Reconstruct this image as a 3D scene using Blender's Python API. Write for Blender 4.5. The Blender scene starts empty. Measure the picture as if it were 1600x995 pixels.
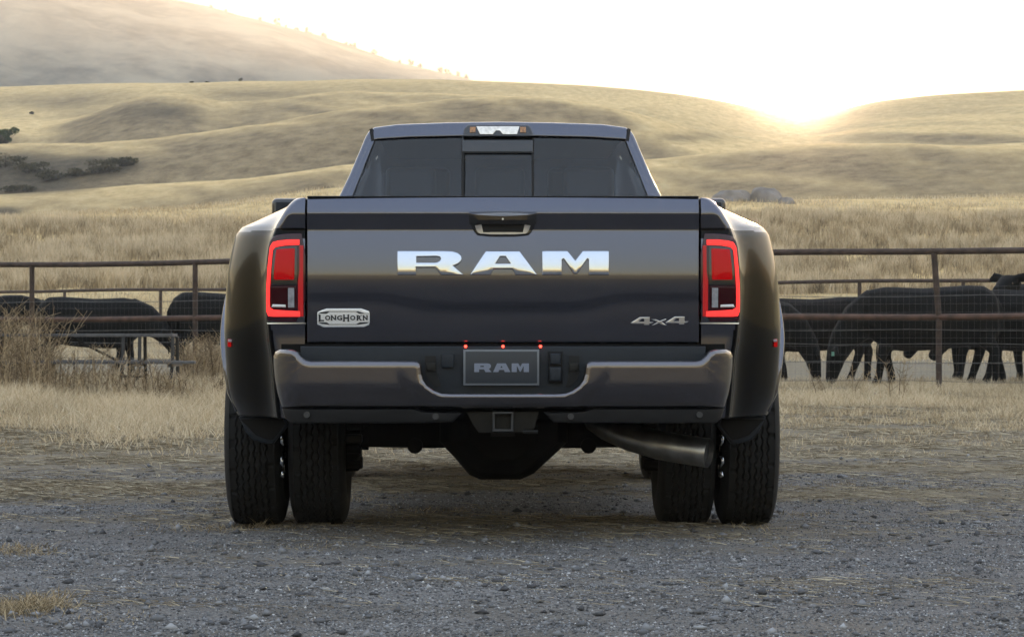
import bpy, bmesh, math, random
import numpy as np
from mathutils import Vector, Matrix
R = math.radians
random.seed(7); rng = np.random.default_rng(7)
S = bpy.context.scene
C = S.collection

# ------------------------------------------------------------------ camera
F, CX, HY, H, D, XC = 4319.0, 762.5, 520.0, 0.845, 11.2, 0.061
cam_d = bpy.data.cameras.new('camera'); cam = bpy.data.objects.new('camera', cam_d); C.objects.link(cam)
cam.location = (0, 0, H); cam.rotation_euler = (R(90), 0, 0)
cam_d.sensor_width = 36; cam_d.lens = 36 * F / 1600
cam_d.shift_x = (800 - CX) / 1600; cam_d.shift_y = (HY - 497.5) / 1600
cam_d.clip_start = 0.1; cam_d.clip_end = 6000
cam_d.dof.use_dof = True; cam_d.dof.focus_distance = 11.3; cam_d.dof.aperture_fstop = 20
S.camera = cam
# ------------------------------------------------------------------ sky and sun
SUN_EL, SUN_AZ = 4.38, 6.52            # degrees; azimuth to the right of +Y
W = bpy.data.worlds.new('World'); S.world = W; W.use_nodes = True
nt = W.node_tree; nt.nodes.clear()
def N(nt, t, **k):
    n = nt.nodes.new(t)
    for a, b in k.items():
        if hasattr(n, a): setattr(n, a, b)
    return n
wo = N(nt, 'ShaderNodeOutputWorld'); bg = N(nt, 'ShaderNodeBackground'); sky = N(nt, 'ShaderNodeTexSky')
sky.sky_type = 'NISHITA'; sky.sun_disc = False; sky.sun_elevation = R(SUN_EL); sky.sun_rotation = R(SUN_AZ)
sky.air_density = 1.0; sky.dust_density = 0.2; sky.ozone_density = 0.8; sky.altitude = 200
sun_dir = Vector((math.sin(R(SUN_AZ)) * math.cos(R(SUN_EL)), math.cos(R(SUN_AZ)) * math.cos(R(SUN_EL)), math.sin(R(SUN_EL))))
# the bright aureole of the low sun, part of the sky itself
tc = N(nt, 'ShaderNodeTexCoord'); dp = N(nt, 'ShaderNodeVectorMath', operation='DOT_PRODUCT')
nt.links.new(tc.outputs['Generated'], dp.inputs[0]); dp.inputs[1].default_value = sun_dir
mx = N(nt, 'ShaderNodeMath', operation='MAXIMUM'); nt.links.new(dp.outputs['Value'], mx.inputs[0]); mx.inputs[1].default_value = 0
# brightness compression evens out the clear-sky model: s / (1 + s / 0.2) all over the sky
bw_ = N(nt, 'ShaderNodeRGBToBW'); nt.links.new(sky.outputs[0], bw_.inputs[0])
ma_ = N(nt, 'ShaderNodeMath', operation='MULTIPLY_ADD'); nt.links.new(bw_.outputs[0], ma_.inputs[0]); ma_.inputs[1].default_value = 1 / 0.2; ma_.inputs[2].default_value = 1
iv_ = N(nt, 'ShaderNodeMath', operation='DIVIDE'); iv_.inputs[0].default_value = 1; nt.links.new(ma_.outputs[0], iv_.inputs[1])
dv_ = N(nt, 'ShaderNodeVectorMath', operation='SCALE'); nt.links.new(sky.outputs[0], dv_.inputs[0]); nt.links.new(iv_.outputs[0], dv_.inputs['Scale'])
tn_ = N(nt, 'ShaderNodeVectorMath', operation='MULTIPLY'); tn_.inputs[1].default_value = (7.6, 6.1, 5.7); nt.links.new(dv_.outputs[0], tn_.inputs[0])
acc = tn_.outputs[0]
for power, col in ((60000, (360, 285, 180, 1)), (2500, (3.5, 2.4, 1.2, 1)), (300, (.5, .35, .2, 1))):
    p = N(nt, 'ShaderNodeMath', operation='POWER'); nt.links.new(mx.outputs[0], p.inputs[0]); p.inputs[1].default_value = power
    m = N(nt, 'ShaderNodeVectorMath', operation='SCALE'); m.inputs[0].default_value = col[:3]; nt.links.new(p.outputs[0], m.inputs['Scale'])
    a = N(nt, 'ShaderNodeVectorMath', operation='ADD'); nt.links.new(acc, a.inputs[0]); nt.links.new(m.outputs[0], a.inputs[1])
    acc = a.outputs[0]
nt.links.new(acc, bg.inputs[0]); bg.inputs[1].default_value = 0.15
nt.links.new(bg.outputs[0], wo.inputs[0])
ld = bpy.data.lights.new('sun', 'SUN'); ld.energy = 2.0; ld.angle = R(0.6); ld.color = (1.0, 0.72, 0.44)
lo = bpy.data.objects.new('sun', ld); C.objects.link(lo)
lo.rotation_euler = (-sun_dir).to_track_quat('-Z', 'Y').to_euler(); lo.location = (0, 0, 30)
vs = S.view_settings; vs.view_transform = 'Standard'; vs.look = 'None'; vs.gamma = 1; vs.use_curve_mapping = False
vs.exposure = 3.06
S.cycles.use_denoising = True; S.cycles.max_bounces = 7; S.cycles.volume_bounces = 0
S.cycles.transparent_max_bounces = 12; S.cycles.caustics_reflective = False; S.cycles.caustics_refractive = False

# ------------------------------------------------------------------ helpers
def link(o, parent=None):
    C.objects.link(o)
    if parent is not None: o.parent = parent
    return o
def tag(o, label=None, cat=None, group=None, kind=None):
    for k, v in (('label', label), ('category', cat), ('group', group), ('kind', kind)):
        if v: o[k] = v
    return o
def empty(name, loc=(0, 0, 0), rz=0):
    o = bpy.data.objects.new(name, None); o.empty_display_size = .2; C.objects.link(o)
    o.location = loc; o.rotation_euler = (0, 0, rz); return o
def finish(me, mat, smooth=None):
    if mat is not None: me.materials.append(mat)
    if smooth is not None:
        me.polygons.foreach_set('use_smooth', [True] * len(me.polygons))
        me.set_sharp_from_angle(angle=R(smooth))
    me.update()
def np_mesh(name, V, Fc, mat, parent=None, smooth=None, attrs=None):
    V = np.asarray(V, dtype=np.float32); Fc = np.asarray(Fc, dtype=np.int32)
    me = bpy.data.meshes.new(name); n, k = Fc.shape
    me.vertices.add(len(V)); me.vertices.foreach_set('co', V.ravel())
    me.loops.add(n * k); me.loops.foreach_set('vertex_index', Fc.ravel())
    me.polygons.add(n); me.polygons.foreach_set('loop_start', np.arange(0, n * k, k, dtype=np.int32))
    me.update(calc_edges=True)
    if attrs is not None:
        for an, av in attrs.items():
            a = me.attributes.new(an, 'FLOAT', 'POINT'); a.data.foreach_set('value', np.asarray(av, dtype=np.float32))
    if smooth == 'all':
        me.polygons.foreach_set('use_smooth', np.ones(n, dtype=bool)); me.materials.append(mat)
    else: finish(me, mat, smooth)
    return link(bpy.data.objects.new(name, me), parent)

class MB:
    def __init__(s): s.v = []; s.f = []
    def add(s, v, f):
        b = len(s.v); s.v += [tuple(p) for p in v]; s.f += [tuple(i + b for i in q) for q in f]; return s
    def box(s, x0, x1, y0, y1, z0, z1, M=None):
        v = [(x, y, z) for x in (x0, x1) for y in (y0, y1) for z in (z0, z1)]
        if M is not None: v = [M @ Vector(p) for p in v]
        return s.add(v, [(0, 1, 3, 2), (4, 6, 7, 5), (0, 4, 5, 1), (2, 3, 7, 6), (0, 2, 6, 4), (1, 5, 7, 3)])
    def ring_loft(s, rings, cap=True, closed=True):
        n = len(rings[0]); v = [p for r in rings for p in r]; f = []
        for k in range(len(rings) - 1):
            for i in range(n if closed else n - 1):
                j = (i + 1) % n; f.append((k * n + i, k * n + j, (k + 1) * n + j, (k + 1) * n + i))
        if cap and closed:
            f.append(tuple(reversed(range(n)))); f.append(tuple(range((len(rings) - 1) * n, len(rings) * n)))
        return s.add(v, f)
    def tube(s, path, rad, n=8, squash=1.0, cap=True):
        path = [Vector(p) for p in path]
        if not hasattr(rad, '__len__'): rad = [rad] * len(path)
        rings = []; up = None
        for i, p in enumerate(path):
            t = (path[min(i + 1, len(path) - 1)] - path[max(i - 1, 0)]).normalized()
            if up is None: up = Vector((0, 0, 1)) if abs(t.z) < .9 else Vector((1, 0, 0))
            a = t.cross(up)
            a = a.normalized() if a.length > 1e-4 else t.orthogonal().normalized()
            up = a.cross(t).normalized()
            rings.append([p + a * (math.cos(2 * math.pi * k / n) * rad[i] * squash) + up * (math.sin(2 * math.pi * k / n) * rad[i]) for k in range(n)])
        return s.ring_loft(rings, cap)
    def lathe_x(s, prof, c, n=48, M=None):      # profile (r, x) spun about the X axis through c
        rings = []
        for r, x in prof:
            rings.append([(c[0] + x, c[1] + r * math.cos(2 * math.pi * k / n), c[2] + r * math.sin(2 * math.pi * k / n)) for k in range(n)])
        return s.ring_loft(rings, cap=False)
    def build(s, name, mat, parent=None, smooth=None, bevel=0, seg=2):
        me = bpy.data.meshes.new(name); me.from_pydata(s.v, [], s.f)
        bm = bmesh.new(); bm.from_mesh(me); bmesh.ops.recalc_face_normals(bm, faces=bm.faces); bm.to_mesh(me); bm.free()
        if bevel and smooth is None: smooth = 35
        finish(me, mat, None if bevel else smooth)
        o = link(bpy.data.objects.new(name, me), parent)
        if bevel:
            m = o.modifiers.new('bevel', 'BEVEL'); m.width = bevel; m.segments = seg; m.limit_method = 'ANGLE'; m.angle_limit = R(40); m.harden_normals = False
            me.polygons.foreach_set('use_smooth', [True] * len(me.polygons)); me.set_sharp_from_angle(angle=R(60))
        return o

def area(P): return .5 * sum(P[i][0] * P[(i + 1) % len(P)][1] - P[(i + 1) % len(P)][0] * P[i][1] for i in range(len(P)))
def smooth_loop(P, it=1):
    for _ in range(it):
        Q = []
        for i in range(len(P)):
            a, b = P[i], P[(i + 1) % len(P)]
            Q += [(a[0] * .75 + b[0] * .25, a[1] * .75 + b[1] * .25), (a[0] * .25 + b[0] * .75, a[1] * .25 + b[1] * .75)]
        P = Q
    return P
def inset_loop(P, d, inward=True):
    n = len(P); sg = 1 if area(P) > 0 else -1
    if not inward: sg = -sg
    out = []
    for i in range(n):
        a = Vector(P[i - 1]); b = Vector(P[i]); c = Vector(P[(i + 1) % n])
        e1 = (b - a).normalized(); e2 = (c - b).normalized()
        n1 = Vector((-e1.y, e1.x)) * sg; n2 = Vector((-e2.y, e2.x)) * sg
        m = (n1 + n2)
        if m.length < 1e-4: m = n1
        m.normalize(); k = 1 / max(.5, m.dot(n1))
        out.append((b.x + m.x * d * k, b.y + m.y * d * k))
    return out
def slab(name, outline, yf, yb, mat, parent=None, holes=(), r=.004, seg=3, xcuts=(), zcuts=(), deform=None, smooth=38, back=False):
    """A plate seen along Y: outline of (x, z), rounded front rim, thickness from yf (front) to yb (back)."""
    bm = bmesh.new(); inner_edges = []
    for li, P in enumerate([outline] + list(holes)):
        rings = []
        for k in range(seg + 1):
            th = (math.pi / 2) * k / seg if r > 0 else 0
            Q = inset_loop(P, r * (1 - math.cos(th)), inward=(li == 0)) if (k and r > 0) else P
            rings.append([bm.verts.new((q[0], yf + r * (1 - math.sin(th)), q[1])) for q in Q])
            if r <= 0: break
        rb = [bm.verts.new((q[0], yb, q[1])) for q in P]
        chain = [rb] + rings
        for A, B in zip(chain, chain[1:]):
            for i in range(len(P)):
                j = (i + 1) % len(P)
                try: bm.faces.new((A[i], A[j], B[j], B[i]))
                except ValueError: pass
        L = chain[-1]
        for i in range(len(P)):
            e = bm.edges.get((L[i], L[(i + 1) % len(P)]))
            if e: inner_edges.append(e)
        if back and li == 0:
            bm.faces.new(rb)
    bmesh.ops.triangle_fill(bm, edges=inner_edges, use_beauty=True)
    for x in xcuts:
        bmesh.ops.bisect_plane(bm, geom=bm.verts[:] + bm.edges[:] + bm.faces[:], plane_co=(x, 0, 0), plane_no=(1, 0, 0), dist=1e-5)
    for z in zcuts:
        bmesh.ops.bisect_plane(bm, geom=bm.verts[:] + bm.edges[:] + bm.faces[:], plane_co=(0, 0, z), plane_no=(0, 0, 1), dist=1e-5)
    bmesh.ops.recalc_face_normals(bm, faces=bm.faces)
    if deform:
        for v in bm.verts: v.co = Vector(deform(v.co.x, v.co.y, v.co.z))
    me = bpy.data.meshes.new(name); bm.to_mesh(me); bm.free()
    # keep the fill facing the camera (-Y)
    finish(me, mat, smooth)
    return link(bpy.data.objects.new(name, me), parent)
def lin(a, b, n): return [a + (b - a) * i / (n - 1) for i in range(n)]
def ss(a, b, x):
    t = min(1, max(0, (x - a) / (b - a))); return t * t * (3 - 2 * t)

# value noise for terrain
def vnoise(x, y, seed=0):
    xi = np.floor(x).astype(np.int64); yi = np.floor(y).astype(np.int64); xf = x - xi; yf = y - yi
    def h(a, b):
        n = (a * 374761393 + b * 668265263 + seed * 1442695041) & 0xffffffff
        n = ((n ^ (n >> 13)) * 1274126177) & 0xffffffff
        return ((n ^ (n >> 16)) & 0xffff) / 65535.0
    u = xf * xf * (3 - 2 * xf); v = yf * yf * (3 - 2 * yf)
    return (h(xi, yi) * (1 - u) + h(xi + 1, yi) * u) * (1 - v) + (h(xi, yi + 1) * (1 - u) + h(xi + 1, yi + 1) * u) * v
def fbm(x, y, oct=4, seed=0):
    t = 0; a = .5; s = 0
    for o in range(oct):
        t = t + a * vnoise(x * 2 ** o, y * 2 ** o, seed + o); s += a; a *= .5
    return t / s - .5

# ------------------------------------------------------------------ materials
def mat(name): m = bpy.data.materials.new(name); m.use_nodes = True; t = m.node_tree; t.nodes.clear(); o = N(t, 'ShaderNodeOutputMaterial'); return m, t, o
def setp(b, **k):
    for a, v in k.items():
        b.inputs[a.replace('_', ' ')].default_value = v if not (isinstance(v, tuple) and len(v) == 3) else (*v, 1)
def simple(name, col, rough=.5, metal=0., var=.0, scale=20., bump=0., coat=0., spec=.5, bscale=None, rvar=0., emit=None, es=0.):
    m, t, o = mat(name); b = N(t, 'ShaderNodeBsdfPrincipled'); t.links.new(b.outputs[0], o.inputs[0])
    setp(b, Base_Color=col, Roughness=rough, Metallic=metal, Coat_Weight=coat, Coat_Roughness=.03, Specular_IOR_Level=spec)
    tcn = N(t, 'ShaderNodeTexCoord'); nz = N(t, 'ShaderNodeTexNoise'); nz.inputs['Scale'].default_value = scale; nz.inputs['Detail'].default_value = 6
    t.links.new(tcn.outputs['Object'], nz.inputs['Vector'])
    if var:
        cr = N(t, 'ShaderNodeValToRGB'); cr.color_ramp.elements[0].position = .3; cr.color_ramp.elements[1].position = .7
        cr.color_ramp.elements[0].color = tuple(c * (1 - var) for c in col) + (1,); cr.color_ramp.elements[1].color = tuple(min(1, c * (1 + var)) for c in col) + (1,)
        t.links.new(nz.outputs[0], cr.inputs[0]); t.links.new(cr.outputs[0], b.inputs['Base Color'])
    if rvar:
        mr = N(t, 'ShaderNodeMapRange'); mr.inputs[3].default_value = rough - rvar; mr.inputs[4].default_value = rough + rvar
        t.links.new(nz.outputs[0], mr.inputs[0]); t.links.new(mr.outputs[0], b.inputs['Roughness'])
    if bump:
        n2 = N(t, 'ShaderNodeTexNoise'); n2.inputs['Scale'].default_value = bscale or scale * 3; n2.inputs['Detail'].default_value = 5
        t.links.new(tcn.outputs['Object'], n2.inputs['Vector'])
        bp = N(t, 'ShaderNodeBump'); bp.inputs['Strength'].default_value = bump; bp.inputs['Distance'].default_value = .02
        t.links.new(n2.outputs[0], bp.inputs['Height']); t.links.new(bp.outputs[0], b.inputs['Normal'])
    if emit: setp(b, Emission_Color=emit, Emission_Strength=es)
    return m
M = {}
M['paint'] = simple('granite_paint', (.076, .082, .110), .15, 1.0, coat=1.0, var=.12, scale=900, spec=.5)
M['paint_shaded'] = simple('truck_paint_shaded', (.0045, .0048, .006), .12, 1.0, coat=.12, var=.10, scale=900)  # copy of the truck paint with its dark reflections put into the colour
M['bumper'] = simple('bumper_satin_paint', (.115, .110, .122), .20, 1.0, coat=1.0, var=.1, scale=700)
M['chrome'] = simple('chrome', (.56, .60, .67), .05, 1.0, rvar=.02, scale=4)
M['satin'] = simple('satin_metal', (.55, .56, .58), .28, 1.0, var=.05, scale=30)
M['gap'] = simple('shadow_gap_rubber', (.006, .006, .006), .8)
M['plastic'] = simple('textured_black_plastic', (.005, .0055, .007), .5, 0, spec=.2, bump=.15, bscale=400)
M['plastic_blue'] = simple('step_pad_plastic', (.010, .0155, .024), .45, 0, spec=.3, bump=.12, bscale=300, var=.1)
M['gloss_black'] = simple('gloss_black', (.008, .008, .009), .12, 0, coat=.6)
M['under'] = simple('underbody_black', (.004, .004, .004), .75, 0, spec=.15, var=.4, scale=8)
M['frame_metal'] = simple('painted_frame_steel', (.007, .007, .0065), .5, 0, spec=.3, var=.3, scale=15, bump=.1)
M['rubber'] = simple('tyre_rubber', (.011, .011, .011), .8, 0, var=.25, scale=25, bump=.12, bscale=160, spec=.3)
M['pipe'] = simple('exhaust_steel', (.30, .29, .27), .36, 1.0, var=.25, scale=14, rvar=.08)
M['plate'] = simple('plate_blue_grey', (.014, .021, .032), .4, 0, var=.05)
M['plate_rim'] = simple('plate_rim', (.13, .15, .18), .35, .3)
M['plate_text'] = simple('plate_lettering', (.16, .19, .26), .4, .1)
M['red_lens'] = simple('red_lens', (.14, .001, .002), .12, 0, coat=.12, spec=.15, emit=(.9, .004, .006), es=.034)
M['dark_red'] = simple('dark_red_lens', (.03, .002, .004), .15, 0, coat=.2, spec=.2)
M['purple_lens'] = simple('smoked_lens', (.03, .006, .012), .08, 0, coat=.35, spec=.3)
M['led'] = simple('light_guide_lit', (.30, .005, .005), .4, 0, spec=.1, emit=(1.0, .038, .034), es=.21)
M['led_dim'] = simple('light_guide_dim', (.08, .005, .008), .3, 0, spec=.25, emit=(.9, .03, .03), es=.038)
M['white_lens'] = simple('reverse_lens', (.26, .27, .30), .25, 0, coat=.5, var=.25, scale=60)
M['spot'] = simple('marker_led', (.9, .05, .03), .3, emit=(1.0, .05, .03), es=.65)
M['cargo'] = simple('cargo_lamp_lens', (.75, .70, .62), .12, .7, var=.25, scale=60)
M['badge'] = simple('badge_silver', (.74, .77, .82), .34, .6, var=.10, scale=250)
M['badge_dark'] = simple('badge_recess', (.012, .016, .024), .5)
M['seat'] = simple('seat_leather', (.03, .028, .026), .6)
M['rail'] = simple('rusty_pipe', (.055, .036, .028), .75, .2, var=.45, scale=9, bump=.2)
M['rail_mid'] = simple('rusty_red_pipe', (.085, .046, .032), .7, .2, var=.45, scale=7, bump=.2)
M['wire'] = simple('galvanised_wire', (.13, .125, .115), .45, .6, var=.3, scale=12)
M['cow'] = simple('black_hide', (.0028, .0027, .0027), .7, 0, var=.5, spec=.12, scale=5, bump=.25, bscale=50)
M['cow2'] = simple('brown_black_hide', (.005, .0036, .0030), .7, 0, var=.5, spec=.12, scale=5, bump=.25, bscale=50)
M['hoof'] = simple('hoof', (.02, .018, .016), .6)
M['tag_g'] = simple('green_ear_tag', (.10, .26, .20), .5)
M['tag_w'] = simple('pale_ear_tag', (.5, .52, .4), .5)
M['wood'] = simple('weathered_plank', (.085, .083, .085), .75, 0, var=.3, scale=9, bump=.3, bscale=60)
M['table_leg'] = simple('dark_table_steel', (.03, .028, .026), .6, .2, var=.2)
M['rock'] = simple('pale_boulder', (.20, .185, .175), .9, 0, var=.3, scale=1.2, bump=.6, bscale=4)
M['bark'] = simple('bark', (.08, .06, .045), .9, 0, var=.3, scale=4)
M['satin_dark'] = simple('sensor_grey', (.03, .033, .038), .4, .1)
M['amber'] = simple('amber_lens', (.35, .16, .05), .2, 0, coat=.5, var=.5, scale=80)
def glass_mat(name, tint, refl=.5, rough=.0):
    m, t, o = mat(name); g = N(t, 'ShaderNodeBsdfGlossy'); g.inputs['Roughness'].default_value = rough; g.inputs[0].default_value = (1, 1, 1, 1)
    tr = N(t, 'ShaderNodeBsdfTransparent'); tr.inputs[0].default_value = (*tint, 1)
    fr = N(t, 'ShaderNodeFresnel'); fr.inputs[0].default_value = 1.52
    ad = N(t, 'ShaderNodeMath', operation='MULTIPLY_ADD'); ad.inputs[1].default_value = 1.0; ad.inputs[2].default_value = refl
    t.links.new(fr.outputs[0], ad.inputs[0])
    mi = N(t, 'ShaderNodeMixShader'); t.links.new(ad.outputs[0], mi.inputs[0]); t.links.new(tr.outputs[0], mi.inputs[1]); t.links.new(g.outputs[0], mi.inputs[2])
    t.links.new(mi.outputs[0], o.inputs[0]); return m
M['glass'] = glass_mat('tinted_glass', (.50, .60, .76), .0)
M['glass_clear'] = glass_mat('windscreen_glass', (.8, .84, .82), .02)

def grass_mat(name, cols, trans=.35):
    m, t, o = mat(name); at = N(t, 'ShaderNodeAttribute'); at.attribute_name = 'tint'
    cr = N(t, 'ShaderNodeValToRGB'); e = cr.color_ramp.elements
    while len(e) < len(cols): e.new(.5)
    for i, (p, c) in enumerate(cols): e[i].position = p; e[i].color = (*c, 1)
    t.links.new(at.outputs['Fac'], cr.inputs[0])
    d = N(t, 'ShaderNodeBsdfDiffuse'); tr = N(t, 'ShaderNodeBsdfTranslucent'); mi = N(t, 'ShaderNodeMixShader'); mi.inputs[0].default_value = trans
    t.links.new(cr.outputs[0], d.inputs[0]); t.links.new(cr.outputs[0], tr.inputs[0])
    t.links.new(d.outputs[0], mi.inputs[1]); t.links.new(tr.outputs[0], mi.inputs[2]); t.links.new(mi.outputs[0], o.inputs[0]); return m
STRAW = [(0, (.10, .078, .048)), (.3, (.24, .19, .12)), (.65, (.47, .38, .245)), (1, (.67, .57, .41))]
M['straw'] = grass_mat('dry_grass_blades', STRAW)
M['straw_low'] = grass_mat('straw_litter', [(0, (.09, .07, .05)), (.4, (.21, .17, .115)), (.75, (.34, .29, .20)), (1, (.50, .44, .32))], .15)
M['weed'] = grass_mat('dry_weed_stalks', [(0, (.10, .07, .045)), (.4, (.27, .20, .125)), (1, (.55, .43, .27))], .2)
M['pebble'] = grass_mat('grey_gravel_stone', [(0, (.05, .05, .054)), (.4, (.14, .142, .150)), (.75, (.30, .305, .315)), (1, (.62, .62, .63))], 0)
M['leaf_dark'] = grass_mat('scrub_leaves', [(0, (.035, .033, .018)), (.6, (.085, .075, .045)), (1, (.14, .12, .075))], .2)
M['leaf_green'] = grass_mat('olive_leaves', [(0, (.03, .045, .012)), (1, (.11, .14, .045))], .25)

# ------------------------------------------------------------------ terrain
U = lambda px: (px - CX) / F
def hz(y, py): return H + (HY - py) / F * y
def tab(px, pts):
    a, b = zip(*pts); w = 0
    for d in (-30, -15, 0, 15, 30): w = w + np.interp(px + d, a, b)
    return w / 5
RIDGES = [
    (150, [(-600, 350), (0, 343), (200, 335), (330, 322), (525, 292), (800, 290), (1030, 303), (1600, 302), (2200, 298)], -.05),
    (200, [(-600, 320), (0, 308), (60, 303), (190, 281), (350, 262), (540, 237), (800, 232), (1020, 243), (1250, 238), (1600, 246), (2200, 240)], -.35),
    (265, [(-600, 245), (0, 236), (130, 232), (240, 224), (330, 212), (420, 197), (560, 185), (800, 178), (1000, 182), (1080, 206), (1200, 226), (1600, 220), (2200, 210)], -.30),
    (330, [(-600, 190), (0, 208), (90, 212), (150, 190), (230, 166), (290, 168), (360, 182), (500, 164), (800, 160), (1050, 176), (1150, 204), (1250, 214), (1400, 196), (1600, 186), (2200, 180)], -.15)]
CREST = [(-2500, 150), (-600, 145), (0, 137), (150, 131), (300, 130), (376, 127), (450, 128), (550, 124), (680, 124), (800, 129), (900, 133), (1000, 141), (1100, 153), (1180, 168), (1230, 182), (1262, 187), (1290, 178), (1350, 160), (1450, 148), (1600, 140), (1900, 128), (4000, 140)]
def terrain_z(px, y):
    """px: azimuth expressed as the picture column it would have; y: distance. Vectorised."""
    px = np.asarray(px, float); y = np.asarray(y, float); px, y = np.broadcast_arrays(px, y)
    ys = [0, 14, 35, 58, 69, 80, 86, 106, 126]
    e = np.interp(px, [0, 700, 1600], [356, 349, 345])
    zs = [0 * px, 0 * px, .1 + 0 * px, .2 + 0 * px, .45 + 0 * px, hz(80, 461 + 0 * px), hz(86, 440 + 0 * px), hz(106, e), hz(126, e - 12)]
    pz = None
    for d, pts, fr in RIDGES:
        z = hz(d, tab(px, pts))
        fr_ = fr + .25 * np.clip((px - 900) / 300, 0, 1)
        if pz is not None:
            ys.append((pd + d) / 2 - 6); zs.append(pz + fr_ * (z - pz) + 0 * px)
        ys.append(d); zs.append(z); pz, pd = z, d
    zc = hz(420, tab(px, CREST)); ys += [372]; zs += [pz + .35 * (zc - pz)]
    ys += [420, 450, 560, 900]; zs += [zc, zc - 1.2, zc - 14, zc * 0 + 8]
    ys = np.array(ys, float); Z = np.stack(zs)
    k = np.clip(np.searchsorted(ys, y, side='right') - 1, 0, len(ys) - 2)
    def at(i):
        i = np.clip(i, 0, len(ys) - 1); return ys[i], np.take_along_axis(Z, i[None], 0)[0]
    y0, z0 = at(k); y1, z1 = at(k + 1); ym, zm = at(k - 1); yp, zp = at(k + 2)
    m0 = np.where(k == 0, (z1 - z0) / (y1 - y0), (z1 - zm) / np.maximum(y1 - ym, 1e-6)); m1 = np.where(k >= len(ys) - 2, (z1 - z0) / (y1 - y0), (zp - z0) / np.maximum(yp - y0, 1e-6))
    h = y1 - y0; t = np.clip((y - y0) / h, 0, 1)
    z = (2 * t**3 - 3 * t**2 + 1) * z0 + (t**3 - 2 * t**2 + t) * h * m0 + (-2 * t**3 + 3 * t**2) * z1 + (t**3 - t**2) * h * m1
    x = (px - CX) / F * y
    a = np.clip((y - 112) / 100, 0, 1) * np.clip(1 - (y - 330) / 90, .12, 1)
    z = z + a * (4.0 * fbm(x / 48 + y / 90, y / 42, 3, 3) + .8 * fbm(x / 9 + y / 20, y / 14, 3, 9))
    nb = np.clip((y - 44) / 20, 0, 1) * np.clip((125 - y) / 40, 0, 1)
    z = z + nb * .35 * fbm(x / 5, y / 5, 3, 5)
    nr = np.clip((40 - y) / 10, 0, 1) * np.clip((y - 5) / 4, 0, 1)
    z = z + nr * (.05 * fbm(x / 1.3, y / 1.3, 3, 12) + .012 * fbm(x / .16, y / .16, 2, 14)) - nr * .004
    return z
def gz(x, y): return float(terrain_z(x / y * F + CX, y)) if y > 3 else 0.0

def straw_mask(x, y):
    m = np.clip((y - 10.3) / 7.0, 0, 1) + 2.2 * fbm(x / 2.2, y / .9, 4, 21) * np.clip(1.2 - np.abs(y - 14) / 9, .25, 1)
    m = m - .55 * np.exp(-((y - 17.6 - .12 * x) / .55) ** 2) * (x > 1.0) * np.clip(fbm(x / 1.5, y / 1.5, 2, 4) * 2 + 1, 0, 1)
    return np.clip(m, 0, 1)

inu = np.linspace(U(-60), U(1660), 330)
outl = -np.geomspace(-U(-60), 3.2, 36)[::-1][:-1]; outr = np.geomspace(U(1660), 3.2, 36)[1:]
us = np.concatenate([outl, inu, outr])
yr = np.concatenate([np.geomspace(4, 40, 210), np.geomspace(40, 450, 330)[1:], np.linspace(450, 900, 12)[1:]])
UU, YY = np.meshgrid(us, yr); XX = UU * YY
ZZ = terrain_z(UU * F + CX, YY)
nc = len(us); nrw = len(yr)
idx = np.arange(nc * nrw).reshape(nrw, nc)
Fq = np.stack([idx[:-1, :-1], idx[:-1, 1:], idx[1:, 1:], idx[1:, :-1]], -1).reshape(-1, 4)
PX = UU * F + CX
# scrub in the gully at the left and on the shaded folds (vegetation, not shade)
PYv = HY - (ZZ - H) / YY * F
def blob(cx, cy, rx, ry): return np.exp(-(((PX - cx) / rx) ** 2 + ((PYv - cy) / ry) ** 2))
scr = 0.9 * blob(30, 272, 75, 26) + .9 * blob(155, 262, 48, 14) + .35 * blob(250, 178, 70, 14) + .22 * blob(390, 150, 90, 9) + .3 * blob(1080, 215, 60, 8) + .5 * blob(10, 330, 40, 8) + .35 * blob(90, 292, 60, 8)
scr = 2.2 * scr * (YY > 120) * (1 + 1.6 * fbm(XX / 5, YY / 5, 4, 31))
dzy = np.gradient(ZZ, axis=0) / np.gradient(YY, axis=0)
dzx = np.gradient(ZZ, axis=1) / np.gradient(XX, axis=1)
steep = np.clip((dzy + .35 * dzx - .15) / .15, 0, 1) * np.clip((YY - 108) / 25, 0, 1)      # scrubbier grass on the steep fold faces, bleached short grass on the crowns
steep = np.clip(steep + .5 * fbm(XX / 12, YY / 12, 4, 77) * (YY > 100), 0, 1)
bank = np.clip((YY - 66) / 10, 0, 1) * np.clip((118 - YY) / 12, 0, 1)

gm, t, o = mat('ground_dirt_and_dry_grass')
b = N(t, 'ShaderNodeBsdfPrincipled'); setp(b, Roughness=.95, Specular_IOR_Level=.1); t.links.new(b.outputs[0], o.inputs[0])
geo = N(t, 'ShaderNodeNewGeometry')
def noise(scale, detail=5, sx=(1, 1, 1), rough=.6):
    mp = N(t, 'ShaderNodeMapping'); mp.inputs['Scale'].default_value = sx; t.links.new(geo.outputs['Position'], mp.inputs[0])
    n = N(t, 'ShaderNodeTexNoise'); n.inputs['Scale'].default_value = scale; n.inputs['Detail'].default_value = detail; n.inputs['Roughness'].default_value = rough
    t.links.new(mp.outputs[0], n.inputs['Vector']); return n.outputs[0]
def ramp(inp, cols):
    cr = N(t, 'ShaderNodeValToRGB'); e = cr.color_ramp.elements
    while len(e) < len(cols): e.new(.5)
    for i, (p, c) in enumerate(cols): e[i].position = p; e[i].color = (*c, 1)
    t.links.new(inp, cr.inputs[0]); return cr.outputs[0]
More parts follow.
